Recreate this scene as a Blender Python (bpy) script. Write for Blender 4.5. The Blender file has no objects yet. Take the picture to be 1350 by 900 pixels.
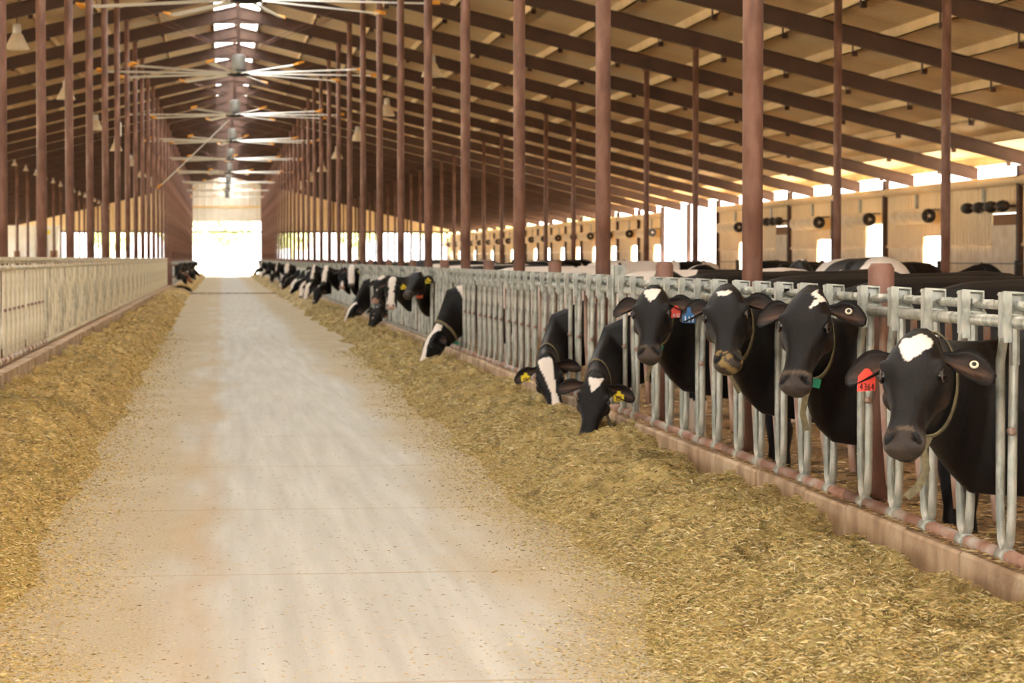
import bpy, bmesh, math, random
import numpy as np
from mathutils import Vector, Matrix
random.seed(7); RNG = np.random.default_rng(11)
SC = bpy.context.scene
COL = SC.collection

# ---------------------------------------------------------------- camera
F, VX, VY, CAMZ = 3250.0, 292.0, 340.5, 1.5
cam_d = bpy.data.cameras.new('camera'); CAM = bpy.data.objects.new('camera', cam_d); COL.objects.link(CAM)
CAM.location = (0, 0, CAMZ)
cam_d.sensor_width = 36.0; cam_d.lens = F * 36.0 / 1350.0
cam_d.clip_start = 0.1; cam_d.clip_end = 2000
YAW = math.atan((675 - VX) / F)
PITCH = math.atan((VY - 450) / F)
CAM.rotation_euler = (math.pi / 2 + PITCH, 0, -YAW)
cam_d.dof.use_dof = True; cam_d.dof.focus_distance = 11.5; cam_d.dof.aperture_fstop = 7.1
SC.camera = CAM
CS, SN = math.cos(YAW), math.sin(YAW)

# ---------------------------------------------------------------- sky, sun, exposure
W = bpy.data.worlds.new('sky'); SC.world = W; W.use_nodes = True
nt = W.node_tree; nt.nodes.clear()
out = nt.nodes.new('ShaderNodeOutputWorld'); bg = nt.nodes.new('ShaderNodeBackground')
geo = nt.nodes.new('ShaderNodeTexCoord'); sep = nt.nodes.new('ShaderNodeSeparateXYZ')
mr = nt.nodes.new('ShaderNodeMapRange'); mr.inputs[1].default_value = -0.05; mr.inputs[2].default_value = 0.7
cr = nt.nodes.new('ShaderNodeMix'); cr.data_type = 'RGBA'
cr.inputs[6].default_value = (1.0, 0.965, 0.92, 1); cr.inputs[7].default_value = (0.80, 0.90, 1.0, 1)
nt.links.new(geo.outputs['Generated'], sep.inputs[0]); nt.links.new(sep.outputs[2], mr.inputs[0])
nt.links.new(mr.outputs[0], cr.inputs[0]); nt.links.new(cr.outputs[2], bg.inputs[0])
bg.inputs[1].default_value = 3.0
nt.links.new(bg.outputs[0], out.inputs[0])
sun_d = bpy.data.lights.new('sun', 'SUN'); SUN = bpy.data.objects.new('sun', sun_d); COL.objects.link(SUN)
sun_d.energy = 21.0; sun_d.angle = math.radians(2); sun_d.color = (1.0, 0.95, 0.87)
SUN.rotation_euler = Vector((0.55, -0.30, 0.90)).to_track_quat('Z', 'Y').to_euler()
SC.view_settings.view_transform = 'Standard'; SC.view_settings.look = 'None'
SC.view_settings.gamma = 1; SC.view_settings.use_curve_mapping = False
SC.view_settings.exposure = 1.2
SC.cycles.max_bounces = 8; SC.cycles.diffuse_bounces = 5; SC.cycles.sample_clamp_indirect = 6

# ---------------------------------------------------------------- helpers
def pt(x, y, Y):
    """world point at distance Y along the barn that the photo shows near pixel x, y"""
    t = (x - 675) / F; X = Y * (t * CS + SN) / (CS - t * SN)
    fwd = Y * CS + X * SN
    return Vector((X, Y, CAMZ - (y - VY) / F * fwd))

def lin(r, g, b):
    f = lambda c: (c/255/12.92) if c/255 <= .04045 else ((c/255+.055)/1.055)**2.4
    return (f(r), f(g), f(b), 1)

def nmat(name, rgb, rough=.6, metal=0.0, spec=None):
    m = bpy.data.materials.new(name); m.use_nodes = True
    b = m.node_tree.nodes['Principled BSDF']
    b.inputs['Base Color'].default_value = rgb; b.inputs['Roughness'].default_value = rough
    b.inputs['Metallic'].default_value = metal
    if spec is not None: b.inputs['Specular IOR Level'].default_value = spec
    return m

def vary(m, stops, scale=(1,1,1), detail=5, nscale=4.0, bump=0.0, bscale=60, rough=None, lo=.35, hi=.65):
    """colour ramp over stretched noise in object space plus a fine bump"""
    nt = m.node_tree; b = nt.nodes['Principled BSDF']
    tc = nt.nodes.new('ShaderNodeTexCoord'); mp = nt.nodes.new('ShaderNodeMapping'); mp.inputs['Scale'].default_value = scale
    no = nt.nodes.new('ShaderNodeTexNoise'); no.inputs['Scale'].default_value = nscale; no.inputs['Detail'].default_value = detail
    rp = nt.nodes.new('ShaderNodeValToRGB')
    nt.links.new(tc.outputs['Object'], mp.inputs[0]); nt.links.new(mp.outputs[0], no.inputs['Vector']); nt.links.new(no.outputs[0], rp.inputs[0])
    els = rp.color_ramp.elements
    n = len(stops)
    els[0].position = lo; els[0].color = stops[0]; els[1].position = hi; els[1].color = stops[-1]
    for i in range(1, n - 1):
        e = els.new(lo + (hi - lo) * i / (n - 1)); e.color = stops[i]
    nt.links.new(rp.outputs[0], b.inputs['Base Color'])
    if bump:
        n2 = nt.nodes.new('ShaderNodeTexNoise'); n2.inputs['Scale'].default_value = bscale; n2.inputs['Detail'].default_value = 4
        bp = nt.nodes.new('ShaderNodeBump'); bp.inputs['Strength'].default_value = bump; bp.inputs['Distance'].default_value = .01
        nt.links.new(tc.outputs['Object'], n2.inputs['Vector']); nt.links.new(n2.outputs[0], bp.inputs['Height']); nt.links.new(bp.outputs[0], b.inputs['Normal'])
    return m

def attr_mat(name, rough=.6, bump=0.0, bscale=200, bstretch=(1,1,1), sheen=0.0, spec=.5):
    m = nmat(name, (1,1,1,1), rough, 0, spec); nt = m.node_tree; b = nt.nodes['Principled BSDF']
    a = nt.nodes.new('ShaderNodeAttribute'); a.attribute_name = 'Col'; nt.links.new(a.outputs['Color'], b.inputs['Base Color'])
    if sheen: b.inputs['Sheen Weight'].default_value = sheen; b.inputs['Sheen Roughness'].default_value = .4
    if bump:
        tc = nt.nodes.new('ShaderNodeTexCoord'); mp = nt.nodes.new('ShaderNodeMapping'); mp.inputs['Scale'].default_value = bstretch
        n2 = nt.nodes.new('ShaderNodeTexNoise'); n2.inputs['Scale'].default_value = bscale; n2.inputs['Detail'].default_value = 3
        bp = nt.nodes.new('ShaderNodeBump'); bp.inputs['Strength'].default_value = bump; bp.inputs['Distance'].default_value = .004
        nt.links.new(tc.outputs['Object'], mp.inputs[0]); nt.links.new(mp.outputs[0], n2.inputs['Vector']); nt.links.new(n2.outputs[0], bp.inputs['Height']); nt.links.new(bp.outputs[0], b.inputs['Normal'])
    return m

class MB:
    def __init__(s): s.v = []; s.f = []
    def add(s, vs, fs):
        o = len(s.v); s.v += [tuple(v) for v in vs]; s.f += [tuple(i + o for i in f) for f in fs]; return s
    def box(s, x0, x1, y0, y1, z0, z1):
        return s.add([(x0,y0,z0),(x1,y0,z0),(x1,y1,z0),(x0,y1,z0),(x0,y0,z1),(x1,y0,z1),(x1,y1,z1),(x0,y1,z1)],
                     [(0,3,2,1),(4,5,6,7),(0,1,5,4),(1,2,6,5),(2,3,7,6),(3,0,4,7)])
    def tube(s, pts, r, n=8, caps=True):
        pts = [Vector(p) for p in pts]; R = r if isinstance(r, (list, tuple)) else [r] * len(pts)
        vs = []; fs = []; prev = None
        for i, p in enumerate(pts):
            t = (pts[min(i+1, len(pts)-1)] - pts[max(i-1, 0)]).normalized()
            if prev is None:
                a = Vector((0,0,1)) if abs(t.z) < .9 else Vector((1,0,0))
                u = t.cross(a).normalized()
            else:
                u = (prev - t * prev.dot(t)).normalized()
            prev = u; w = t.cross(u)
            for k in range(n):
                an = 2 * math.pi * k / n
                vs.append(p + (u * math.cos(an) + w * math.sin(an)) * R[i])
        for i in range(len(pts) - 1):
            for k in range(n):
                a = i*n + k; b = i*n + (k+1) % n
                fs.append((a, b, b + n, a + n))
        if caps:
            fs.append(tuple(range(n - 1, -1, -1))); fs.append(tuple((len(pts)-1)*n + k for k in range(n)))
        return s.add(vs, fs)
    def bar(s, a, b, w, h, up=(0,0,1)):
        a, b = Vector(a), Vector(b); t = (b - a).normalized(); u = t.cross(Vector(up)).normalized(); v = u.cross(t)
        vs = [p + u*w/2*i + v*h/2*j for p in (a, b) for i, j in ((-1,-1),(1,-1),(1,1),(-1,1))]
        return s.add(vs, [(0,1,2,3),(7,6,5,4),(0,4,5,1),(1,5,6,2),(2,6,7,3),(3,7,4,0)])
    def lathe(s, prof, c=(0,0,0), n=16, axis='z'):
        vs = []; fs = []
        for r, h in prof:
            for k in range(n):
                a = 2*math.pi*k/n; x, y = r*math.cos(a), r*math.sin(a)
                p = (x, y, h) if axis == 'z' else (x, h, y)
                vs.append((c[0]+p[0], c[1]+p[1], c[2]+p[2]))
        for i in range(len(prof)-1):
            for k in range(n):
                a = i*n+k; b = i*n+(k+1) % n
                fs.append((a, b, b+n, a+n))
        fs.append(tuple(range(n-1, -1, -1))); fs.append(tuple((len(prof)-1)*n+k for k in range(n)))
        return s.add(vs, fs)
    def mesh(s, name, mat, smooth=False):
        me = bpy.data.meshes.new(name); me.from_pydata(s.v, [], s.f); me.update()
        if mat: me.materials.append(mat)
        if smooth:
            me.polygons.foreach_set('use_smooth', [len(p.vertices) <= 4 for p in me.polygons])
        bm = bmesh.new(); bm.from_mesh(me); bmesh.ops.recalc_face_normals(bm, faces=bm.faces); bm.to_mesh(me); bm.free()
        return me
    def build(s, name, mat, parent=None, smooth=False, loc=None):
        return link(name, s.mesh(name, mat, smooth), parent, loc)

def link(name, me, parent=None, loc=None, rot=None):
    o = bpy.data.objects.new(name, me); COL.objects.link(o)
    if parent is not None: o.parent = parent
    if loc is not None: o.location = loc
    if rot is not None: o.rotation_euler = rot
    return o

def tag(o, label=None, cat=None, group=None, kind=None):
    if label: o['label'] = label
    if cat: o['category'] = cat
    if group: o['group'] = group
    if kind: o['kind'] = kind
    return o

def empty(name, loc=(0,0,0), rz=0):
    o = bpy.data.objects.new(name, None); COL.objects.link(o); o.location = loc; o.rotation_euler = (0,0,rz)
    o.empty_display_size = .2
    return o

def fast_mesh(name, V, Q, mat, col=None, smooth=False):
    me = bpy.data.meshes.new(name)
    V = np.asarray(V, dtype=np.float32); Q = np.asarray(Q, dtype=np.int32); k = Q.shape[1]
    me.vertices.add(len(V)); me.vertices.foreach_set('co', V.ravel())
    me.loops.add(Q.size); me.loops.foreach_set('vertex_index', Q.ravel())
    me.polygons.add(len(Q)); me.polygons.foreach_set('loop_start', np.arange(0, Q.size, k, dtype=np.int32))
    try: me.polygons.foreach_set('loop_total', np.full(len(Q), k, dtype=np.int32))
    except Exception: pass
    me.update(calc_edges=True); me.materials.append(mat)
    if col is not None:
        a = me.color_attributes.new('Col', 'FLOAT_COLOR', 'POINT'); a.data.foreach_set('color', np.asarray(col, dtype=np.float32).ravel())
    if smooth: me.polygons.foreach_set('use_smooth', np.ones(len(Q), dtype=bool))
    return me

_T = RNG.random((256, 256)).astype(np.float64)
def vnoise(x, y):
    x0 = np.floor(x).astype(int); y0 = np.floor(y).astype(int); fx = x-x0; fy = y-y0
    fx = fx*fx*(3-2*fx); fy = fy*fy*(3-2*fy)
    g = lambda i, j: _T[i % 256, j % 256]
    return (g(x0,y0)*(1-fx)+g(x0+1,y0)*fx)*(1-fy)+(g(x0,y0+1)*(1-fx)+g(x0+1,y0+1)*fx)*fy
def fbm(x, y, o=4):
    s = 0; a = .5
    for i in range(o): s = s + a*(vnoise(x*2**i+17*i, y*2**i+31*i)-.5); a *= .5
    return s

# ---------------------------------------------------------------- materials
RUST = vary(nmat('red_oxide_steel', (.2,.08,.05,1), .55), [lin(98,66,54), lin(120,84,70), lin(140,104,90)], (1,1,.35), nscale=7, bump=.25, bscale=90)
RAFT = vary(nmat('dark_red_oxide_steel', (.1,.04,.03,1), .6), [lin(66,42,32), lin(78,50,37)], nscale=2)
TAN = vary(nmat('tan_steel', (.5,.4,.25,1), .45), [lin(222,194,146), lin(236,210,166)], nscale=1.5)
SHEET = vary(nmat('roof_sheet_steel', (.5,.4,.25,1), .42, .15), [lin(212,184,138), lin(226,200,154), lin(216,200,168)], (.25,1,.25), nscale=.5)
SIDE = vary(nmat('cream_siding', (.6,.5,.3,1), .5), [lin(236,212,170), lin(244,224,186)], nscale=.8)
PALE = vary(nmat('lime_stained_siding', (.8,.7,.6,1), .7), [lin(222,205,176), lin(240,228,204)], nscale=3)
WHITE = vary(nmat('white_siding', (.8,.8,.78,1), .5), [lin(225,222,214), lin(238,236,230)], nscale=1)
GALV = vary(nmat('galvanised_steel', (.5,.52,.5,1), .42, .35), [lin(128,131,122), lin(170,172,162), lin(196,196,186)], (1,1,.5), nscale=16, bump=.08, bscale=120)
GALV_TAN = vary(nmat('dusty_lit_galvanised_steel', (.5,.48,.4,1), .5, .2), [lin(176,168,142), lin(222,212,184), lin(236,228,204)], (1,1,.5), nscale=9)  # dusty tan, lightened to stand for the brighter light on the left fence
RUSTY = vary(nmat('rust_stained_pipe', (.4,.25,.18,1), .6, .1), [lin(128,84,64), lin(160,122,102), lin(182,172,160)], (1,.6,1), nscale=6, bump=.15)
BARM = vary(nmat('brown_stained_bar', (.4,.3,.25,1), .5, .2), [lin(122,86,70), lin(160,136,122), lin(150,118,100)], (1,1,.4), nscale=9)
CONC = vary(nmat('curb_concrete', (.5,.4,.3,1), .85), [lin(160,134,106), lin(186,160,130), lin(204,182,152)], (1,1,.5), nscale=5, bump=.5, bscale=45)
BLADE = nmat('aluminium_blade', lin(235,236,232), .4, .0)
YEL = nmat('orange_tip', lin(228,158,52), .5)
DARK = nmat('dark_motor', lin(38,34,32), .5)
BLACK = nmat('black_rubber', lin(24,22,20), .5)
LAMPW = nmat('lamp_reflector', lin(222,205,178), .45)
LAMPB = nmat('lamp_housing', lin(205,200,190), .4, .2)
COLLAR = vary(nmat('collar_webbing', (.3,.25,.12,1), .8), [lin(104,96,72), lin(132,122,92)], nscale=40)
GREEN = nmat('green_plastic', lin(8,128,92), .4)
REDT = nmat('red_plastic', lin(238,72,52), .45)
BLUET = nmat('blue_plastic', lin(20,84,140), .45)
YELT = nmat('yellow_plastic', lin(236,212,30), .45)
ORNT = nmat('orange_plastic', lin(226,96,40), .45)
INKW = nmat('white_ink', lin(200,208,206), .6)
INKD = nmat('dark_ink', lin(120,34,26), .6)
EYE = nmat('eye', lin(14,9,8), .22)
LID = nmat('eyelid_skin', lin(58,46,42), .45)
RING = nmat('white_ring', lin(222,214,190), .4)
COAT = attr_mat('cow_coat', .5, .55, 220, (1,1,.25), sheen=.02, spec=.25)
HAYM = attr_mat('hay', .75, .6, 60, (1,1,1))
STRAW = attr_mat('hay_strand', .6)

# ---------------------------------------------------------------- layout
S = 6.1; Y0 = 15.2; XC = .465
XR, XL = 3.31, -2.38
X2R, X2L = 10.04, -9.11
X3R, X3L = 19.28, -18.35
YB, YE = -9.2, 210.0          # open near end and far end wall
ks = list(range(-3, 32))
GY = lambda k: Y0 + S*k
SL = .24
def raft_z(X): return 8.27 - SL*abs(X - XC)
DR = .34

# ---------------------------------------------------------------- ground, floor
m = nmat('sunlit_dirt', (.5,.4,.28,1), .95)
vary(m, [lin(200,182,150), lin(216,200,170)], nscale=.2)
g = MB().add([(-600,-300,-.06),(600,-300,-.06),(600,900,-.06),(-600,900,-.06)], [(0,1,2,3)]).build('ground', m); tag(g, kind='structure')

m = nmat('alley_concrete', (.5,.5,.45,1), .8); nt = m.node_tree; b = nt.nodes['Principled BSDF']
tc = nt.nodes.new('ShaderNodeTexCoord'); sp = nt.nodes.new('ShaderNodeSeparateXYZ'); nt.links.new(tc.outputs['Object'], sp.inputs[0])
def noise(scale, sc, det=6, rough=.55):
    mp = nt.nodes.new('ShaderNodeMapping'); mp.inputs['Scale'].default_value = sc
    no = nt.nodes.new('ShaderNodeTexNoise'); no.inputs['Scale'].default_value = scale; no.inputs['Detail'].default_value = det; no.inputs['Roughness'].default_value = rough
    nt.links.new(tc.outputs['Object'], mp.inputs[0]); nt.links.new(mp.outputs[0], no.inputs['Vector']); return no.outputs[0]
def mathn(op, a, b_=None, c=None, clamp=False):
    n = nt.nodes.new('ShaderNodeMath'); n.operation = op; n.use_clamp = clamp
    for i, v in enumerate((a, b_, c)):
        if v is None: continue
        if isinstance(v, (int, float)): n.inputs[i].default_value = v
        else: nt.links.new(v, n.inputs[i])
    return n.outputs[0]
def mixc(f, a, b_):
    n = nt.nodes.new('ShaderNodeMix'); n.data_type = 'RGBA'
    nt.links.new(f, n.inputs[0])
    for i, v in ((6, a), (7, b_)):
        if isinstance(v, tuple): n.inputs[i].default_value = v
        else: nt.links.new(v, n.inputs[i])
    return n.outputs[2]
dx = mathn('ABSOLUTE', mathn('SUBTRACT', sp.outputs[0], .62))
edge = mathn('ADD', mathn('MULTIPLY', dx, 1.0), mathn('MULTIPLY', mathn('SUBTRACT', noise(1.2, (1, .22, 1)), .5), 1.5))
dust = mathn('MULTIPLY', mathn('SUBTRACT', edge, .55), 2.4, clamp=True)
streak = noise(5, (1.7, .07, 1), 6); scrape = noise(2.2, (.25, 1.6, 1), 5)
conc = mixc(mathn('MULTIPLY', mathn("SUBTRACT", streak, .3), 2.4, clamp=True), lin(186,184,175), lin(209,208,200))
conc = mixc(mathn('MULTIPLY', mathn('SUBTRACT', scrape, .54), 2.2, clamp=True), conc, lin(204,196,176))
speck = noise(75, (1, .7, 1), 3, .8)
dcol = mixc(mathn('MULTIPLY', mathn('SUBTRACT', speck, .36), 3.6, clamp=True), lin(168,150,116), lin(206,192,162))
dcol = mixc(mathn('MULTIPLY', mathn('SUBTRACT', noise(1.6, (1, .5, 1)), .45), 2.5, clamp=True), dcol, lin(206,196,172))
allc = mixc(mathn('MULTIPLY', dust, .85), conc, dcol)
# dusty wheel line and transverse joints
wl = mathn('ABSOLUTE', mathn('SUBTRACT', mathn('ADD', sp.outputs[0], mathn('MULTIPLY', mathn('SUBTRACT', noise(.35, (0, 1, 0)), .5), .55)), -.12))
wl = mathn('MULTIPLY', mathn('SUBTRACT', 1.0, mathn('MULTIPLY', wl, 7.0), None, True), mathn('MULTIPLY', noise(4, (1,.5,1)), .75))
allc = mixc(wl, allc, lin(190,160,116))
jt = mathn('ABSOLUTE', mathn('SUBTRACT', mathn('FRACT', mathn('MULTIPLY', mathn('ADD', sp.outputs[1], 2.0), 1/3.05)), .5))
jt = mathn('MULTIPLY', mathn('LESS_THAN', jt, .006), mathn('MULTIPLY', noise(2, (1,1,1)), .9))
allc = mixc(jt, allc, lin(170,140,98))
nt.links.new(allc, b.inputs['Base Color'])
bp = nt.nodes.new('ShaderNodeBump'); bp.inputs['Strength'].default_value = .35; bp.inputs['Distance'].default_value = .01
nt.links.new(speck, bp.inputs['Height']); nt.links.new(bp.outputs[0], b.inputs['Normal'])
nt.links.new(mathn('ADD', .72, mathn('MULTIPLY', dust, .2)), b.inputs['Roughness'])
f = MB().box(-2.35, 3.25, YB, YE+.3, -.12, 0).build('floor', m); tag(f, kind='structure')
PEN = vary(nmat('pen_floor', (.3,.2,.12,1), .9), [lin(96,74,50), lin(150,118,78), lin(178,148,104)], nscale=1.3, bump=.6, bscale=18)
for i, (a, c) in enumerate(((3.25, 22), (-21, -2.35))):
    o = MB().box(a, c, YB, YE+.3, -.14, -.02).build('floor', PEN); tag(o, kind='structure')

# dark cross gutter before the far stretch
gt = MB()
for i in range(14): gt.box(-2.1+i*.37, -2.1+i*.37+.34, 105.2, 106.6, 0, .03)
gt.build('cross_gutter_grate', vary(nmat('wet_grate', lin(96,70,44), .7), [lin(86,62,40), lin(120,92,60)], nscale=3)); tag(bpy.data.objects['cross_gutter_grate'], 'dark brown gutter grate crossing the alley where left fence ends', 'grate')

# ---------------------------------------------------------------- ceiling
ceil = empty('ceiling'); tag(ceil, kind='structure')
GAP = .66
def sheet(side, k0, k1, name='roof_panel'):
    """ribbed roof sheet between two grid lines, ribs run down the slope"""
    ya, yb = GY(k0), GY(k1)
    prof = []; y = ya
    while y < yb - 1e-4:
        prof += [(y, 0), (y+.03, .03), (y+.07, .03), (y+.10, 0)]; y += .305
    prof.append((yb, 0))
    xs = [XC + side*GAP, XC + side*(20.1)]
    vs = []
    for x in xs:
        z = raft_z(x) + DR + .2
        vs += [(x, p[0], z + p[1]) for p in prof]
    n = len(prof)
    return MB().add(vs, [(i, i+1, n+i+1, n+i) for i in range(n-1)])
for side in (1, -1):
    for a in range(-4, 32):
        sheet(side, a, a+1).build('roof_panel', SHEET, ceil)
# purlins, one per line and side
for side in (1, -1):
    for j in range(14):
        d = .72 + j*1.44
        x = XC + side*d; z = raft_z(x) + DR
        p = MB().box(x-.03, x+.03, YB, YE, z-.0, z+.2); p.box(x-.03, x+.05, YB, YE, z, z+.015)
        p.build('purlin', TAN, ceil)
st = MB()
for side in (1, -1):
    for j in range(14):
        x = XC + side*(.72+j*1.44); z = raft_z(x)+DR
        for k in ks[:-1]:
            y = GY(k)+S*.5
            st.box(x-.05, x+.06, y-.035, y+.035, z-.10, z+.2)
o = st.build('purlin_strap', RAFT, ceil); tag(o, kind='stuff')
# rafters: I beams, each side one object per frame
def rafter(side, k):
    y = GY(k); m_ = MB(); x0 = XC + side*.0; x1 = XC + side*19.6
    z0, z1 = raft_z(x0), raft_z(x1)
    for (w, a, c) in ((.16, 0, .03), (.02, .03, DR-.03), (.16, DR-.03, DR)):
        vs = [(x0,y-w/2,z0+a),(x1,y-w/2,z1+a),(x1,y+w/2,z1+a),(x0,y+w/2,z0+a),(x0,y-w/2,z0+c),(x1,y-w/2,z1+c),(x1,y+w/2,z1+c),(x0,y+w/2,z0+c)]
        m_.add(vs, [(0,3,2,1),(4,5,6,7),(0,1,5,4),(1,2,6,5),(2,3,7,6),(3,0,4,7)])
    return m_
for side in (1, -1):
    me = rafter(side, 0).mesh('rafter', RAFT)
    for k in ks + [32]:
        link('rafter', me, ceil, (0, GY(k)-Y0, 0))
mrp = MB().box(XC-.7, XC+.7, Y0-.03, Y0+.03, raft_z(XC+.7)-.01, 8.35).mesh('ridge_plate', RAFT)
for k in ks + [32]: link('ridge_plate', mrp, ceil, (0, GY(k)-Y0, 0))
MB().box(XC-.05, XC+.05, YB, YE, 8.27+DR+.02, 8.27+DR+.2).build('ridge_beam', WHITE, ceil)
for sx in (-1, 1):
    MB().box(XC+sx*GAP-.02, XC+sx*GAP+.02, YB, YE, raft_z(XC+GAP)+DR, raft_z(XC+GAP)+DR+.22).build('ridge_upstand', WHITE, ceil)

SKYM = bpy.data.materials.new('translucent_panel'); SKYM.use_nodes = True; _n = SKYM.node_tree; _n.nodes.clear()
_o = _n.nodes.new('ShaderNodeOutputMaterial'); _t = _n.nodes.new('ShaderNodeBsdfTranslucent'); _d = _n.nodes.new('ShaderNodeBsdfDiffuse'); _m = _n.nodes.new('ShaderNodeMixShader')
_t.inputs[0].default_value = (.9,.9,.88,1); _d.inputs[0].default_value = (.85,.85,.83,1); _m.inputs[0].default_value = .35
_n.links.new(_t.outputs[0], _m.inputs[1]); _n.links.new(_d.outputs[0], _m.inputs[2]); _n.links.new(_m.outputs[0], _o.inputs[0])
for sx in (-1, 1):
    za, zb_ = raft_z(XC)+DR+.44, raft_z(XC+GAP)+DR+.22
    for a in range(-4, 32):
        MB().add([(XC,GY(a)+.1,za),(XC+sx*(GAP+.1),GY(a)+.1,zb_),(XC+sx*(GAP+.1),GY(a+1)-.1,zb_),(XC,GY(a+1)-.1,za)],[(0,1,2,3)]).build('ridge_skylight', SKYM, ceil)
# ---------------------------------------------------------------- columns
def column_mesh(r, h, n=16):
    m_ = MB().tube([(0,0,0),(0,0,h)], r, n); m_.box(-r*1.5, r*1.5, -r*1.5, r*1.5, h-.02, h); m_.box(-r*1.6, r*1.6, -r*1.6, r*1.6, 0, .015)
    return m_.mesh('support_column', RUST, True)
ORD = ['nearest', 'second', 'third', 'fourth', 'fifth', 'sixth', 'seventh', 'eighth', 'ninth', 'tenth', 'eleventh', 'twelfth',
       'thirteenth', 'fourteenth', 'fifteenth', 'sixteenth', 'seventeenth', 'eighteenth', 'nineteenth', 'twentieth']
ORD += ['twenty-' + q for q in ['first', 'second', 'third', 'fourth', 'fifth', 'sixth', 'seventh', 'eighth', 'ninth']]
def row(X, r, first, n_lab, where, group, kk):
    me = column_mesh(r, raft_z(X))
    for k in kk:
        o = link('support_column', me, None, (X, GY(k), 0))
        if k < first: lab = 'rust-red steel column %s, standing beside or behind the viewpoint' % where
        elif k - first < n_lab: lab = '%s rust-red pipe column %s' % (ORD[k-first], where)
        else: lab = 'distant rust-red pipe column %s, merging with its row' % where
        tag(o, lab, 'column', group)
row(XR, .066, 0, 16, 'of the row along the right feed fence', 'right aisle columns', ks)
row(XL, .066, 2, 14, 'of the row along the left feed fence', 'left aisle columns', ks)
row(X2R, .066, 3, 12, 'of the row standing in the right-hand pens', 'right pen columns', ks)
row(X2L, .066, 10, 10, 'of the row standing in the left-hand pens', 'left pen columns', ks)
me = MB().tube([(0,0,0),(0,0,1.45),(0,0,1.475)], [.066,.066,.05], 16).mesh('stub_post', RUST, True)
for k in range(-2, 32):
    o = link('stub_post', me, None, (XR-.02, GY(k)-3.12, 0))
    lab = 'short rust-red pipe stub post behind right fence, %s' % (ORD[k]+' in view' if 0 <= k < 20 else 'far down the row' if k >= 20 else 'outside the view')
    tag(o, lab, 'post', 'stub posts behind the right fence')
for k in range(2, 32):
    o = link('stub_post', me, None, (XL+.02, GY(k)-3.12, -.0))
    tag(o, 'short rust-red stub post behind the left feed fence', 'post', 'stub posts behind the left fence')

# ---------------------------------------------------------------- right side wall
wall = empty('wall_right', (X3R, 0, 0)); tag(wall, kind='structure')
def ribbed(y0, y1, z0, z1, mat, name, x=0.0, parent=None):
    ys = []; y = y0
    while y < y1 - .001:
        ys += [(y, 0), (min(y+.03, y1), -.03), (min(y+.08, y1), -.03), (min(y+.11, y1), 0)]; y += .305
    ys.append((y1, 0)); n = len(ys)
    vs = [(x+p[1], p[0], z0) for p in ys] + [(x+p[1], p[0], z1) for p in ys]
    return MB().add(vs, [(i, i+1, n+i+1, n+i) for i in range(n-1)]).build(name, mat, parent)
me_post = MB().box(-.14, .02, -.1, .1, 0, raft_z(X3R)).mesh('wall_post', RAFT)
DW = nmat('dark_board', lin(140,100,62), .7)
def bay(k, kind):
    """bay between post k and k+1; openings sit at the near end of the bay"""
    ya, yb = GY(k), GY(k+1)
    link('wall_post', me_post, wall, (0, ya, 0))
    if kind == 'open':
        MB().box(-.02, .05, ya, yb, 0, 1.2).build('low_wall', PALE, wall); return
    o0, o1 = ya+.25, ya+2.3
    zt = {'door': 2.1, 'window': 2.5, 'shut': 2.62}[kind]; zb = {'door': .3, 'window': 1.55, 'shut': .3}[kind]
    ribbed(o1, yb, 1.85, 3.3, SIDE, 'wall_panel', 0, wall)
    ribbed(o1, yb, 0, 1.85, PALE, 'wall_panel', .02, wall)
    ribbed(ya, o1, zt, 3.3, SIDE, 'wall_panel', 0, wall)
    if zb > .31: ribbed(ya, o1, 0, zb, PALE, 'wall_panel', .02, wall)
    MB().box(-.07, 0, o1, yb, 1.8, 1.88).build('girt', TAN, wall)
    if kind == 'shut':
        MB().box(-.03, .02, ya, o1, 0, 2.3).box(-.05, .02, ya, o1, 2.26, 2.32).build('shutter_panel', PALE, wall)
        MB().box(-.04, .02, ya+.1, o1-.1, 2.3, 2.6).build('shutter_strip', DW, wall)
    else:
        fr = MB(); fr.box(-.05, .03, o1-.05, o1, zb, zt); fr.box(-.05, .03, ya+.1, ya+.2, zb, zt); fr.box(-.05, .03, ya+.1, o1, zt, zt+.06)
        fr.build('opening_frame', TAN, wall)
    MB().box(-.07, -.01, ya+2.9, ya+3.05, 2.75, 3.3).build('hanger_strip', GALV, wall)
kinds = {3: 'door', 4: 'shut', 5: 'door', 6: 'shut', 7: 'shut', 8: 'door', 9: 'window', 10: 'door', 11: 'shut', 12: 'door'}
def drum(k):
    y = GY(k)+.35
    t = empty('drum_fan', (X3R-.45, y, 2.64))
    m_ = MB(); n = 16; V = []; Fc = []
    for yy in (.06, 3.3):
        for k2 in range(2*n):
            a = math.pi*k2/n; r_ = .215 if k2 % 2 else .20
            V.append((r_*math.cos(a), yy, r_*math.sin(a)))
    Fc = [(q, (q+1)%(2*n), (q+1)%(2*n)+2*n, q+2*n) for q in range(2*n)] + [tuple(range(2*n-1,-1,-1)), tuple(range(2*n,4*n))]
    m_.add(V, Fc).build('drum', PALE, t)
    MB().lathe([(.175,-.02),(.19,0),(.19,.08),(.16,.08)], n=18, axis='y').build('fan_ring', BLACK, t, True)
    MB().lathe([(.16,.02),(.16,.05)], n=16, axis='y').build('fan_face', DARK, t)
    MB().lathe([(.03,-.04),(.05,-.03),(.05,.02)], n=10, axis='y').build('fan_hub', LAMPB, t)
    for q in range(3):
        a = q*2*math.pi/3
        MB().bar((0,-.02,0),(.16*math.cos(a),-.02,.16*math.sin(a)), .02, .03, (0,1,0)).build('fan_spoke', RUST, t)
    MB().box(.2, .43, .4, .46, .15, .2).box(.2, .43, 2.2, 2.26, .15, .2).build('bracket', GALV, t)
    return t
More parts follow.
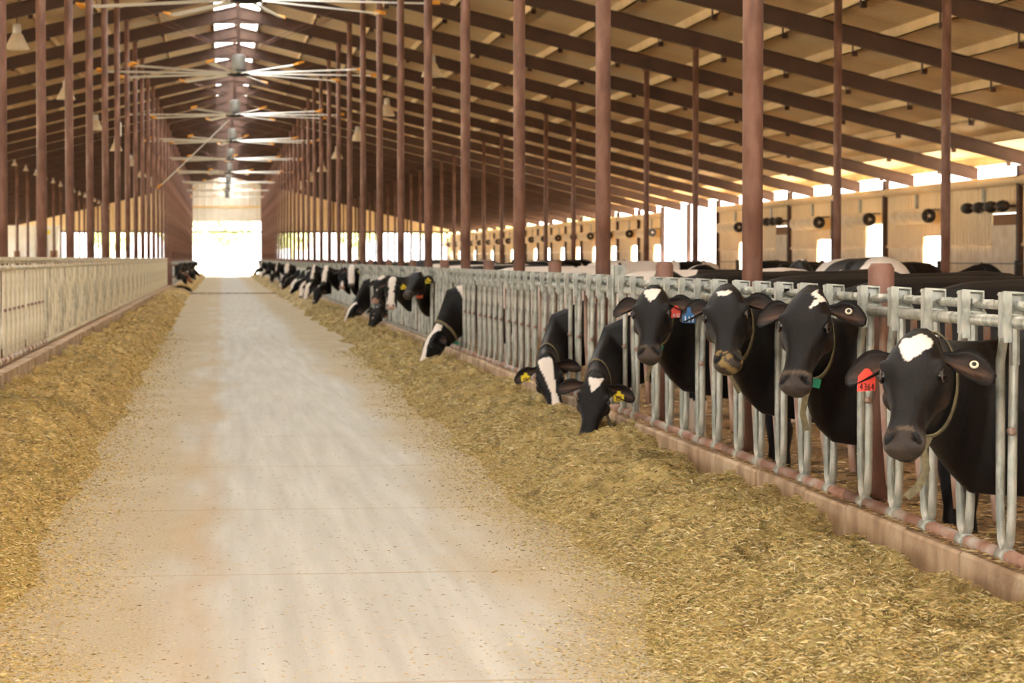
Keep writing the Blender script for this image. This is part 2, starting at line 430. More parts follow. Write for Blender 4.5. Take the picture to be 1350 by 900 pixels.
def motor_row(k):
    y = GY(k)+.3
    t = empty('motor_rack', (X3R-.3, y, 2.78))
    MB().box(.0, .28, 0, 3.6, -.03, .03).build('rail', RAFT, t)
    for q in range(4):
        MB().lathe([(.05,-.2),(.13,-.18),(.15,0),(.13,.2),(.06,.24)], (0,.35+q*.95,0), 12, 'y').build('motor', DARK, t, True)
    return t
ncol = {7: 'in the third bay from the right edge', 8: 'beside the right-hand pen column', 9: 'above the small high window'}
for k in range(-4, 32):
    kd = kinds.get(k, 'door' if k > 14 else 'shut')
    if k in (13, 14): kd = 'open'
    bay(k, kd)
    if k >= 3:
        if kd in ('door', 'window') and k != 3:
            t = drum(k)
            lab = {8: 'tan ribbed drum fan with black round face, largest on the right side wall', 9: 'tan drum fan above the small high bright window', 10: 'tan drum fan above the tall bright opening left of the pen column', 12: 'tan drum fan beside the big open bay'}.get(k, '%s pale drum fan high on the right side wall, counted from the right edge' % ORD[min(k-8, 28)])
            tag(t, lab, 'fan', 'drum fans on the side wall')
        elif kd == 'shut':
            t = motor_row(k)
            lab = {7: 'row of four dark round motors on rail above pale shutter, at the right edge', 11: 'row of four dark round motors above the pale shutter, farther along wall'}.get(k, 'row of four dark round motors on the side wall outside the view')
            tag(t, lab, 'motor', 'motor racks on the side wall')
link('wall_post', me_post, wall, (0, GY(32)-.2, 0))
for a in range(-4, 32):
    if a in (13, 14): continue
    MB().tube([(-.05,GY(a)+.02,3.4),(-.05,GY(a+1)-.02,3.4)], .125, 12).build('curtain_roll', SIDE, wall, True)
# cable rail before the wall
rail = empty('cable_rail', (17.9, 0, 0)); tag(rail, 'thin wire cable rail on dark posts in front of the right side wall', 'rail')
mp_ = MB().box(-.06,.06,-.06,.06,0,1.45).mesh('rail_post', DARK)
for k in range(0, 32): link('rail_post', mp_, rail, (0, GY(k)+2.3, 0))
for z in (.55, .85, 1.1, 1.38): MB().tube([(0,GY(0),z),(0,YE-1,z)], .012, 5).build('wire', DARK, rail)

# ---------------------------------------------------------------- left side: open curtain wall
wl_ = empty('wall_left', (X3L, 0, 0)); tag(wl_, kind='structure')
me_pl = MB().box(-.02, .14, -.1, .1, 0, raft_z(X3L)).mesh('wall_post', RAFT)
for k in ks + [-4]: link('wall_post', me_pl, wl_, (0, GY(k), 0))
MB().box(-.06, .06, YB, YE, 0, .8).build('low_wall', PALE, wl_)
MB().tube([(0,YB,3.4),(0,YE,3.4)], .12, 10).build('curtain_roll', SIDE, wl_, True)

# ---------------------------------------------------------------- far end wall
we = empty('wall_far', (0, YE, 0)); tag(we, kind='structure')
def ribx(x0, x1, zb, zt, mat, name, y=0.0):
    """ribbed vertical sheet across the barn; zt may be a function of x"""
    xs = []; x = x0
    while x < x1 - .01:
        xs += [(x, 0), (min(x+.05,x1), -.04), (min(x+.2,x1), -.04), (min(x+.25,x1), 0)]; x += .6
    xs.append((x1, 0)); n = len(xs); T = zt if callable(zt) else (lambda q: zt)
    vs = [(p[0], y+p[1], zb) for p in xs] + [(p[0], y+p[1], T(p[0])) for p in xs]
    return MB().add(vs, [(i, i+1, n+i+1, n+i) for i in range(n-1)]).build(name, mat, we)
DL, DRX = -2.4, 3.5
TOP = lambda x: raft_z(x)+DR+.15
ribx(DL-.2, DRX+.2, 4.62, TOP, WHITE, 'gable_panel')
ribx(X3L, DL-.2, 3.75, TOP, SIDE, 'gable_panel'); ribx(DRX+.2, X3R, 3.75, TOP, SIDE, 'gable_panel')
MB().box(DL-.2, DRX+.2, -.1, 0, 5.75, 5.95).build('gable_girt', TAN, we)
MB().box(X3L, X3R, -.12, -.02, 3.65, 3.8).build('header', RAFT, we)
for x in (DL-.15, DRX+.15): MB().box(x-.15, x+.15, -.15, .1, 0, 4.7).build('door_jamb', RAFT, we)
for i in range(8):
    for sx in (-1, 1):
        x = XC + sx*(4.8+i*2.1)
        if X3L < x < X3R: MB().box(x-.06, x+.06, -.1, .0, 0, TOP(x)-.1).build('end_post', RAFT, we)
MB().box(X3L, DL-.3, -.08, .08, 0, 1.25).build('low_wall', PALE, we); MB().box(DRX+.3, X3R, -.08, .08, 0, 1.25).build('low_wall', PALE, we)
# white shed standing in the left pens near the end
sh = empty('white_shed', (-17.6, 190, 0)); tag(sh, 'white ribbed-steel shed room with small dark window inside the far left', 'shed')
xs = []
m_ = MB(); x = -.8
while x < 5.2: m_.box(x, x+.35, 0, .08, 0, 3.9); m_.box(x+.35, x+.5, .04, .1, 0, 3.9); x += .5
m_.box(-.8, 5.2, .08, 6, 0, 3.85); m_.build('walls', WHITE, sh)
MB().box(-.9, 5.3, -.1, 6.2, 3.9, 4.0).build('roof', WHITE, sh)
MB().box(2.0, 2.45, -.04, .02, 1.5, 2.05).build('window', DW, sh)
MB().box(4.7, 5.25, -.06, .02, 1.3, 2.1).build('hatch', DW, sh)
MB().box(4.3, 4.7, -.03, .02, 3.35, 3.6).build('sign', YELT, sh)

# ---------------------------------------------------------------- curbs (blocks)
def curb(name, xa, xb, z, y0, y1, step, lab):
    t = empty(name); tag(t, kind='structure')
    y = y0; i = 0
    while y < y1:
        L = step*(.75+.5*random.random()) if y < 60 else step*4
        j = random.uniform(-.008, .008) if y < 60 else 0
        a, b_ = (xa+j, xb) if xa < xb else (xb, xa+j)
        mm = MB(); e = .006
        mm.add([(a,y+e,-.02),(b_,y+e,-.02),(b_,y+L-e,-.02),(a,y+L-e,-.02),(a,y+e,z-.015),(b_,y+e,z),(b_,y+L-e,z),(a,y+L-e,z-.015),
                (a+.012 if xa<xb else a,y+e,z+j*.5),(b_ if xa<xb else b_-.012,y+e,z+j*.5),(b_ if xa<xb else b_-.012,y+L-e,z+j*.5),(a+.012 if xa<xb else a,y+L-e,z+j*.5)],
               [(0,3,2,1),(0,1,5,4),(1,2,6,5),(2,3,7,6),(3,0,4,7),(4,5,9,8),(5,6,10,9),(6,7,11,10),(7,4,8,11),(8,9,10,11)])
        mm.build('curb_block', CONC, t)
        y += L; i += 1
    return t
curb('trim_1', 3.07, 3.30, .275, 5.0, YE, 1.1, '')
curb('trim_2', -2.06, -2.36, .40, 12.0, 103.0, 1.1, '')
curb('trim_2', -2.06, -2.36, .28, 112.0, YE, 3.0, '')

# ---------------------------------------------------------------- headlock panels
FX = 3.14
def loop_pts(zb, zt, w=.17):
    p = [(0, 0, zt), (0, .0, zt-.10), (0, .012, zb+.16), (0, .03, zb+.05), (0, w*.5, zb), (0, w-.03, zb+.05), (0, w-.012, zb+.16), (0, w, zt-.16), (0, w-.035, zt-.08), (0, w-.05, zt)]
    return p
def m_loop(zb, zt, n=8): return MB().tube(loop_pts(zb, zt), .02, n)
def m_swing(zb, zt, n=8):
    m_ = MB().tube([(.045,-.055,zt-.02),(.045,-.09,zb+.5),(.05,-.15,zb+.25),(.05,-.20,zb+.1)], [.016,.019,.021,.021], n)
    return m_
def m_bolt(z): return MB().lathe([(.0,-.035),(.017,-.03),(.017,.0),(.0,.01)], (-.012,-.0,z), 10, 'y')
def m_catch(zt):
    m_ = MB(); z = zt
    m_.box(-.052,-.020, -.034,-.026, z-.08, z+.12)
    m_.box(-.056,-.050, -.034,.03, z-.06, z+.12)
    m_.add([(-.054,-.036,z+.118),(.040,-.036,z+.112),(.040,.05,z+.100),(-.054,.05,z+.106),(-.054,-.036,z+.126),(.040,-.036,z+.120),(.040,.05,z+.108),(-.054,.05,z+.114)],
           [(0,3,2,1),(4,5,6,7),(0,1,5,4),(1,2,6,5),(2,3,7,6),(3,0,4,7)])
    m_.box(.036,.042, -.03,.045, z+.03, z+.115)
    m_.add([(-.02,-.034,z+.035),(.05,-.034,z+.03),(.04,.02,z+.065),(-.02,.02,z+.065),(-.02,-.034,z+.028),(.05,-.034,z+.022),(.04,.02,z+.057),(-.02,.02,z+.057)],
           [(0,3,2,1),(4,5,6,7),(0,1,5,4),(1,2,6,5),(2,3,7,6),(3,0,4,7)])
    m_.box(-.02,.036, .02,.026, z+.055, z+.11)
    m_.tube([(0,-.02,z-.17),(0,-.02,z-.02)], .017, 6)
    return m_
PARTS = {}
def get_parts(side):
    if side in PARTS: return PARTS[side]
    if side == 'R': zb, zt, G = .31, 1.245, GALV
    else: zb, zt, G = .47, 1.40, GALV_TAN
    d = dict(zb=zb, zt=zt)
    d['loop'] = m_loop(zb, zt).mesh('loop_tube', G, True)
    d['swing'] = m_swing(zb, zt).mesh('swing_bar', BARM if side == 'R' else G, True)
    d['bolt'] = m_bolt(zb+.5).mesh('pivot_bolt', BARM, True)
    d['catch'] = m_catch(zt).mesh('catch_bracket', G)
    d['weld'] = MB().tube([(0,.03,zb-.01),(0,.14,zb-.01)], .035, 10).mesh('weld_sleeve', G, True)
    def rails(n):
        q = MB().tube([(0,.0,zt),(0,3.05,zt)], .026, n); return q
    d['top'] = rails(12).mesh('top_rail', G, True)
    lt = MB().tube([(.02,0,zt+.06),(.02,3.05,zt+.06)], .015, 8)
    for q in range(20): lt.box(.0,.045, .08+q*.15, .10+q*.15, zt+.065, zt+.085)
    d['latch'] = lt.mesh('latch_rail', G)
    d['pipe'] = MB().tube([(0,0,zb-.01),(0,3.05,zb-.01)], .03, 10).mesh('bottom_pipe', RUSTY, True)
    return d
def make_panel(side, P, X, off, step, detailed, label, group):
    d = get_parts(side); PARTS[side] = d
    sx = 1 if side == 'R' else -1
    if detailed:
        t = empty('headlock_panel', (X, P, 0)); t.scale = (sx, 1, 1)
        link('top_rail', d['top'], t); link('latch_rail', d['latch'], t); link('bottom_pipe', d['pipe'], t)
        for j in range(5):
            y = off + step*j
            link('stanchion_loop', d['loop'], t, (0,y,0)); link('swing_bar', d['swing'], t, (0,y,0))
            link('pivot_bolt', d['bolt'], t, (0,y,0))
            if side == 'R': link('catch_bracket', d['catch'], t, (0,y,0))
            link('weld_sleeve', d['weld'], t, (0,y,0))
        if side == 'L': link('upper_rail', d['upper'], t); [link('upper_strut', d['strut'], t, (0, .1+.61*j, 0)) for j in range(5)]
    else:
        t = link('headlock_panel', d['far'], None, (X, P, 0)); t.scale = (sx, 1, 1)
    tag(t, label, 'fence', group)
    return t
for side in ('R', 'L'):
    d = get_parts(side); PARTS[side] = d; zb, zt = d['zb'], d['zt']; G = GALV if side == 'R' else GALV_TAN
    fm = MB()
    for j in range(5):
        y = .27 + .56*j; o = len(fm.v)
        def add(mm):
            fm.add([(v[0], v[1]+y, v[2]) for v in mm.v], mm.f)
        add(m_loop(zb, zt, 5)); add(m_swing(zb, zt, 5))
        if side == 'R': add(m_catch(zt))
    fm.tube([(0,0,zt),(0,3.05,zt)], .026, 6); fm.tube([(.02,0,zt+.06),(.02,3.05,zt+.06)], .015, 5)
    npos = len(fm.f); fm.tube([(0,0,zb-.01),(0,3.05,zb-.01)], .03, 6)
    if side == 'L':
        d['upper'] = MB().box(-.02,.02, 0,3.05, 1.475, 1.515).mesh('upper_rail', G)
        d['strut'] = MB().tube([(0,0,1.4),(.03,.03,1.43),(0,.05,1.48)], .013, 6).mesh('upper_strut', G, True)
        fm.box(-.02,.02, 0,3.05, 1.475, 1.515)
        for j in range(5): fm.tube([(0,.1+.61*j,1.4),(.03,.13+.61*j,1.43),(0,.15+.61*j,1.48)], .013, 5)
    me = fm.mesh('headlock_panel_far', G); me.materials.append(RUSTY)
    d['far'] = me
offs = {0: (.43, .55), 1: (.27, .57), 2: (.17, .56)}
plabs = ['galvanised headlock fence panel at the right edge, around the cow with the red tag', 'galvanised headlock panel behind the second and third cows from the right',
         'galvanised headlock panel just left of the thickest column, third from right edge', 'galvanised headlock panel left of the cow with heart-shaped forehead patch',
         'galvanised headlock panel by the pair of cows eating head down', 'galvanised headlock panel beyond the pair of eating cows']
for i in range(-1, 66):
    P = 9.1 + 3.05*i
    off, stp = offs.get(i, (.24, .57))
    lab = plabs[i] if 0 <= i < 6 else ('galvanised headlock panel of the right fence outside the view' if i < 0 else '%s galvanised headlock panel of the right fence, counted from the right edge' % ORD[i] if i < 28 else 'distant galvanised headlock panel of the right feed fence')
    make_panel('R', P, FX, off, stp, 0 <= i < 8, lab, 'right headlock panels')
LXF = -2.2
for i in range(0, 27):
    P = 19.2 + 3.05*i
    lab = 'dusty tan headlock panel of the left fence, %s' % ('cut by the left edge' if i == 0 else ORD[i]+' from the left edge')
    make_panel('L', P, LXF, .24, .57, i < 4, lab, 'left headlock panels')
for i in range(0, 32):
    make_panel('R', 112.5+3.05*i, LXF, .24, .57, False, 'far left headlock panel beyond the gap, where small cows feed', 'far left headlock panels')
t = empty('gate_post', (LXF+.02, 102.3, 0)); tag(t, 'rust-red gate post ending the left fence, taller than its rail', 'post')
MB().box(-.13, .13, -.13, .13, 0, 1.95).build('post', RUST, t)
for z in (.7, 1.2, 1.6): MB().box(-.02, .35, -.03, .03, z, z+.06).build('hinge', RUST, t)
for sy in (9.1,):
    pass
# tall latch lever on the rail by the pair of eating cows
t = empty('latch_lever', (FX, 19.3, 1.245)); tag(t, 'tall galvanised latch lever standing above the fence rail near the short post', 'lever')
MB().box(-.05,.03,-.05,.05,.03,.2).build('box', GALV, t); MB().tube([(-.06,0,-.9),(-.06,0,.2)], .014, 8).build('rod', GALV, t, True)

# ---------------------------------------------------------------- hay rows
def hay_edge(Y, side):
    """lateral reach of the hay from the curb"""
    if side > 0: e = 1.78 + .28*fbm(Y*.45+3, Y*0+1.5, 3)*2 + .5*np.clip((Y-14)/30, 0, 1)
    else: e = -(.98 + .22*fbm(Y*.5+9, Y*0+4.5, 3)*2) - .25*np.clip((Y-25)/60, 0, 1)
    return e
def hay_h(X, Y, side):
    c = 3.08 if side > 0 else -2.05
    e = hay_edge(Y, side)
    t = np.clip((X-e)/(c-e), 0, 1)
    h0 = .215 if side > 0 else .30
    crest = h0*(1-np.exp(-t*3.2))*(1-.10*np.clip((t-.62)/.38, 0, 1)) * np.clip(t*6, 0, 1)
    warp = fbm(X*.9+5, Y*.9+7, 3)*2.2
    lump = .24*np.abs(fbm(X*1.5+warp+20, Y*1.8+11+warp, 4))*2 + .15*fbm(X*4.2+warp, Y*5+3, 4)
    sc = .15*np.clip(fbm(X*0+2.2, Y*1.1+(8 if side>0 else 3), 3)*2.4+.18, 0, 1)*np.clip((t-.5)*2, 0, 1)
    return np.maximum(crest + (lump-.05)*np.clip(t*3, 0, 1) - sc, -.02 + 0*X) - .012*(t < .02)
def hay_mesh(side, y0, y1):
    ys = [y0]
    while ys[-1] < y1: ys.append(ys[-1]*1.0034)
    ys = np.array(ys); c = 3.09 if side > 0 else -2.04; nx = 60
    u = np.linspace(0, 1, nx)
    e = hay_edge(ys, side) - .12*side
    X = e[:, None] + (c-e)[:, None]*u[None]; Y = np.repeat(ys[:, None], nx, 1)
    Z = hay_h(X, Y, side)
    V = np.stack([X, Y, Z], -1).reshape(-1, 3)
    i = np.arange(len(ys)-1)[:, None]*nx + np.arange(nx-1)[None]; i = i.ravel()
    Q = np.stack([i, i+1, i+nx+1, i+nx], -1) if side > 0 else np.stack([i, i+1, i+nx+1, i+nx], -1)
    n = fbm(X*16, Y*16, 3).reshape(-1, 1)*2 + fbm(X*2.5+9, Y*2.5, 3).reshape(-1, 1)*1.0
    a = np.array(lin(116,100,56)[:3]); b_ = np.array(lin(192,170,112)[:3])
    if side < 0: a = a*1.25; b_ = b_*np.array([1.2,1.08,.88])  # left row's base colour lifted and warmed to carry its brighter light
    w = np.clip(.5+n*1.2, 0, 1); C = a*(1-w)+b_*w
    C = np.concatenate([C, np.ones((len(C), 1))], 1)
    return fast_mesh('hay', V, Q, HAYM, C, True)
def strands(side, n, ymin, ymax, loose=0.0, seed=1):
    lit_tint = np.array([1.12, 1.05, .92]) if side < 0 else 1.0   # warmer, brighter light on the left row, mixed into the strand colour
    r = np.random.default_rng(seed)
    Y = 1/(r.random(n)*(1/ymin-1/ymax)+1/ymax)
    e = hay_edge(Y, side); c = 3.07 if side > 0 else -2.06
    t = r.random(n)
    if loose: t = -np.abs(r.normal(0, loose, n))
    else: t = t*1.03-.03
    X = e + (c-e)*t
    Z = np.maximum(hay_h(X, Y, side), 0) + .001 + r.random(n)*.010*(0 if loose else 1)
    L = (.010 + .030*r.random(n)**2)*(1+Y/40); Wd = (.0011+.0012*r.random(n))*(.6+Y/14)
    if loose: L *= .55; Wd *= 1.3
    az = r.random(n)*2*np.pi; el = (r.random(n)-.4)*(.9 if not loose else .1)
    d = np.stack([np.cos(az)*np.cos(el), np.sin(az)*np.cos(el), np.sin(el)], -1)
    nrm = np.stack([r.normal(0,.6,n), r.normal(0,.6,n), np.ones(n)], -1)
    s = np.cross(d, nrm); s /= np.linalg.norm(s, axis=1)[:, None]
    p = np.stack([X, Y, Z+.002], -1)
    bend = nrm/np.linalg.norm(nrm, axis=1)[:, None]*(L*.15)[:, None]
    V = np.stack([p-d*L[:,None]/2-s*Wd[:,None]*.5, p-d*L[:,None]/2+s*Wd[:,None]*.5, p+bend+s*Wd[:,None], p+d*L[:,None]/2+bend*.2], 1).reshape(-1, 3)
    Q = np.arange(n*4).reshape(-1, 4)
    pal = np.array([lin(*c)[:3] for c in ((208,186,128),(184,162,100),(222,206,158),(146,124,70),(170,162,92),(196,166,102),(236,226,192),(112,94,52))])
    w = pal[r.choice(8, n, p=[.22,.2,.13,.15,.1,.12,.03,.05])]*lit_tint
    C = np.repeat(np.concatenate([w, np.ones((n,1))], 1), 4, 0)
    return fast_mesh('hay_strands', V, Q, STRAW, C)
for side, lab in ((1, 'long pile of chopped hay lying along the right feed curb'), (-1, 'long sunlit pile of chopped hay lying along the left feed curb')):
    if side > 0:
        o = link('hay_pile', hay_mesh(side, 5.0, 205)); o2 = link('hay_strands', strands(side, 340000, 6.6, 70, 0, 3), o); o3 = link('loose_hay', strands(side, 30000, 7.8, 40, .16, 5), o)
    else:
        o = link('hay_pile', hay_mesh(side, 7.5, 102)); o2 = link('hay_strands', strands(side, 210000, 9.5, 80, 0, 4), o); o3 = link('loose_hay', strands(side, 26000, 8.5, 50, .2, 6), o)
    for q in (o, o2, o3): q['kind'] = 'stuff'
    tag(o, lab, 'hay')
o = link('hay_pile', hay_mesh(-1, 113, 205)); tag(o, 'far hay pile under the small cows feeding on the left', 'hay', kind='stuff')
# crumbs on the alley floor and trampled hay on the curb top
def crumbs(name, x0, x1, y0, y1, z, n, seed, size, lab, par=None):
    r = np.random.default_rng(seed)
    Y = 1/(r.random(n)*(1/y0-1/y1)+1/y1); X = x0+(x1-x0)*r.random(n)
    L = size*(.3+r.random(n)**3*2); az = r.random(n)*6.28
    d = np.stack([np.cos(az), np.sin(az), 0*az], -1); s = np.stack([-np.sin(az), np.cos(az), .3+0*az], -1)
    p = np.stack([X, Y, z+.001+0*X+(r.random(n)*.02 if name=='trampled_hay' else 0)], -1)
    W_ = L*(.15+.4*r.random(n))
    V = np.stack([p-d*L[:,None], p+s*W_[:,None], p+d*L[:,None], p-s*W_[:,None]*.6], 1).reshape(-1,3)
    V[:, 2] = np.maximum(V[:, 2], z+.0005)
    pal = np.array([lin(*c)[:3] for c in ((206,178,120),(160,128,78),(226,204,160),(120,92,56),(196,160,100))])
    C = np.repeat(np.concatenate([pal[r.choice(5, n)], np.ones((n,1))], 1), 4, 0)
    o = link(name, fast_mesh(name, V, np.arange(n*4).reshape(-1,4), STRAW, C), par); o['kind'] = 'stuff'
    if lab: tag(o, lab, 'hay')
    return o
crumbs('floor_crumbs', -1.5, 2.2, 8.2, 40, 0, 26000, 21, .0065, 'fine hay crumbs scattered over the dusty alley floor')
crumbs('trampled_hay', 3.08, 3.30, 8, 60, .275, 30000, 22, .012, 'trampled hay bits lying on the curb top under the right fence')
crumbs('pen_litter', 3.32, 6.5, 9, 60, -.02, 30000, 23, .03, 'straw litter on the pen floor behind the right fence')

# ---------------------------------------------------------------- big ceiling fans
def fan_blade(r):
    m_ = MB(); a = math.radians(14); ca, sa = math.cos(a), math.sin(a)
    prof = [(-.085,0),(-.04,.02),(.03,.018),(.085,0),(.03,-.008),(-.04,-.010)]
    vs = []
    for y in (.28, r-.16):
        for p, q in prof: vs.append((p*ca-q*sa, -y, p*sa+q*ca))
    return m_.add(vs, [(i, (i+1)%6, 6+(i+1)%6, 6+i) for i in range(6)] + [(5,4,3,2,1,0),(6,7,8,9,10,11)])
RB = 3.6
me_bl = fan_blade(RB).mesh('fan_blade', BLADE)
me_tip = MB().add([(-.1,-RB+.17,-.03),(.1,-RB+.17,.03),(.12,-RB,.05),(-.06,-RB-.02,-.02),(-.1,-RB+.17,.01),(.1,-RB+.17,.06),(.12,-RB,.09),(-.06,-RB-.02,.05)],
   [(0,1,2,3),(7,6,5,4),(0,4,5,1),(1,5,6,2),(2,6,7,3),(3,7,4,0)]).mesh('blade_tip', YEL)
me_hub = MB().lathe([(.1,-.08),(.3,-.05),(.3,.03),(.12,.08)], n=20).mesh('fan_hub', DARK, True)
me_mot = MB().lathe([(.16,.08),(.18,.12),(.18,.45),(.1,.5)], n=16).mesh('fan_motor', nmat('grey_motor', lin(120,118,114), .5), True)
me_pole = MB().box(-.05,.05,-.05,.05,.5,2.3).box(-.3,.3,-.06,.06,1.9,1.96).mesh('drop_pole', RAFT)
me_guy = MB().tube([(0,0,.5),(2.6,1.2,1.6)], .006, 4).mesh('guy_wire', RUST)
fl = ['nearest big white ceiling fan, cut by the top edge', 'second big white ceiling fan from the camera, with orange blade tips', 'third ceiling fan, with one broken blade hanging down',
      'fourth ceiling fan, beyond the one with the hanging blade', 'fifth ceiling fan down the alley', 'sixth ceiling fan down the alley', 'seventh ceiling fan, close to the far door', 'eighth ceiling fan, close to the far door', 'ninth ceiling fan, nearest the far door']
ph = [-12, -12, -22, 8, 3, -17, 11, -5, 20]
for i in range(9):
    t = empty('ceiling_fan', (XC, 45.7+18.3*i, 6.25), math.radians(0)); tag(t, fl[i], 'fan', 'ceiling fans over the alley')
    link('fan_hub', me_hub, t); link('fan_motor', me_mot, t); link('drop_pole', me_pole, t)
    for q in range(4): link('guy_wire', me_guy, t, rot=(0,0,math.radians(0 if q==0 else 130 if q==1 else 180 if q==2 else 310)))
    for q in range(10):
        a = math.radians(ph[i]+36*q)
        if i == 2 and q == 9:
            bl = link('fan_blade', me_bl, t, rot=(math.radians(43), 0, math.radians(-72)))
            bl['label'] = 'broken blade hanging down'
        else: bl = link('fan_blade', me_bl, t, rot=(0,0,a))
        link('blade_tip', me_tip, bl)

# ---------------------------------------------------------------- bell lamps
me_sh = MB().lathe([(.09,.16),(.12,.14),(.20,-.02),(.285,-.2),(.29,-.23),(.275,-.23),(.19,-.02),(.10,.10)], n=20).mesh('lamp_shade', LAMPW, True)
me_ho = MB().lathe([(.05,.38),(.09,.36),(.10,.18),(.08,.15)], n=14).mesh('lamp_housing', LAMPB, True)
me_hk = MB().tube([(0,0,.37),(0,0,.6)], .012, 6).mesh('lamp_hook', DARK)
def lamp(x, y, z, lab, grp, s=1):
    t = empty('hanging_lamp', (x, y, z)); t.scale = (s, s, s)
    link('lamp_shade', me_sh, t); link('lamp_housing', me_ho, t); link('lamp_hook', me_hk, t); tag(t, lab, 'lamp', grp)
for i in range(8):
    lamp(-4.74, 59+18.3*i, 6.62, '%s white bell lamp hanging under the left roof' % ORD[i], 'left bell lamps')
    lamp(5.66, 66.5+18.3*i, 6.62, '%s white bell lamp hanging under the right roof' % ORD[i], 'right bell lamps')
for k in range(14, 31):
    lamp(X2L+.35, GY(k)+.6, 5.55, '%s small lamp in the string along the left pen columns' % ORD[k-14], 'string of small left lamps', .42)
# a switch box hung high in the left columns
t = empty('junction_box', tuple(pt(158, 171, 60))); MB().box(-.06,.06,-.05,.05,-.16,.16).build('box', WHITE, t); MB().tube([(0,0,.16),(0,0,.9)], .01, 5).build('conduit', GALV, t); tag(t, 'small white box hanging high among the left columns', 'box')

# ---------------------------------------------------------------- trees beyond the far door
#
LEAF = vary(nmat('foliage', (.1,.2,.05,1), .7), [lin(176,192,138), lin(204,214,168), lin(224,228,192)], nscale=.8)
BARK = nmat('bark', lin(190,176,150), .9)
def tree_mesh(seed, h):
    r = np.random.default_rng(seed); n = 2600
    c = np.array([[r.normal(0,h*.16), r.normal(0,h*.16), h*(.45+.4*r.random())] for _ in range(9)])
    ci = r.integers(0, 9, n); d = r.normal(0, 1, (n,3)); d /= np.linalg.norm(d, axis=1)[:,None]
    p = c[ci] + d*(h*.2*(.75+.3*r.random(n)))[:,None]
    a = r.normal(0,1,(n,3)); a /= np.linalg.norm(a,axis=1)[:,None]; b_ = np.cross(a, d); s = .32
    V = np.stack([p-a*s, p+b_*s, p+a*s, p-b_*s], 1).reshape(-1,3)
    return fast_mesh('crown', V, np.arange(n*4).reshape(-1,4), LEAF)
tms = [tree_mesh(i, 9) for i in range(3)]
mt = MB().tube([(0,0,0),(.1,0,2.5),(-.1,.1,5.5)], [.28,.2,.1], 8).mesh('trunk', BARK, True)
tp = [(-34,262,0),(-26,270,1),(-19,262,2),(-12,272,0),(-5,280,1),(1.5,288,2),(8,282,0),(15,270,1),(23,264,2),(31,272,0),(40,262,1)]
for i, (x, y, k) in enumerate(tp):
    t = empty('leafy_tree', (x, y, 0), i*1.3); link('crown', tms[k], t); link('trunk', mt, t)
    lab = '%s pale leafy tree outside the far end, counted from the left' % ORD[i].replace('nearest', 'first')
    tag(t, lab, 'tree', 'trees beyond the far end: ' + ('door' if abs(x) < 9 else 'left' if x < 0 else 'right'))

# ---------------------------------------------------------------- cows
def loft(secs, n=18):
    """secs: (centre, u, v_up, v_down, exponent) -> closed tube through super-ellipse rings"""
    V = []; Fc = []
    for c, u, vu, vd, ex in secs:
        for k in range(n):
            a = 2*math.pi*k/n; ca, sa = math.cos(a), math.sin(a)
            px = math.copysign(abs(ca)**(2/ex), ca); py = math.copysign(abs(sa)**(2/ex), sa)
            if sa < 0: px *= 1 - .22*abs(py)
            V.append(Vector(c) + Vector(u)*px + (Vector(vu)*py if py >= 0 else Vector(vd)*(-py)))
    for i in range(len(secs)-1):
        for k in range(n):
            a = i*n+k; b = i*n+(k+1)%n; Fc.append((a, b, b+n, a+n))
    Fc.append(tuple(range(n-1,-1,-1))); Fc.append(tuple((len(secs)-1)*n+k for k in range(n)))
    return V, Fc
HEAD = [(-.06,.03,-.03,.09),(-.04,.048,.0,.13),(-.01,.062,.028,.155),(.03,.078,.052,.18),(.07,.096,.064,.192),(.11,.110,.070,.197),(.15,.120,.072,.197),(.20,.126,.068,.19),(.245,.118,.060,.18),
        (.29,.100,.052,.168),(.34,.083,.047,.15),(.39,.072,.044,.132),(.43,.069,.042,.112),(.465,.077,.044,.098),(.50,.083,.042,.090),(.527,.081,.036,.086),(.545,.070,.022,.074),(.555,.050,.004,.056)]
def vnorm(v): return Vector(v).normalized()
class CowGeo: pass
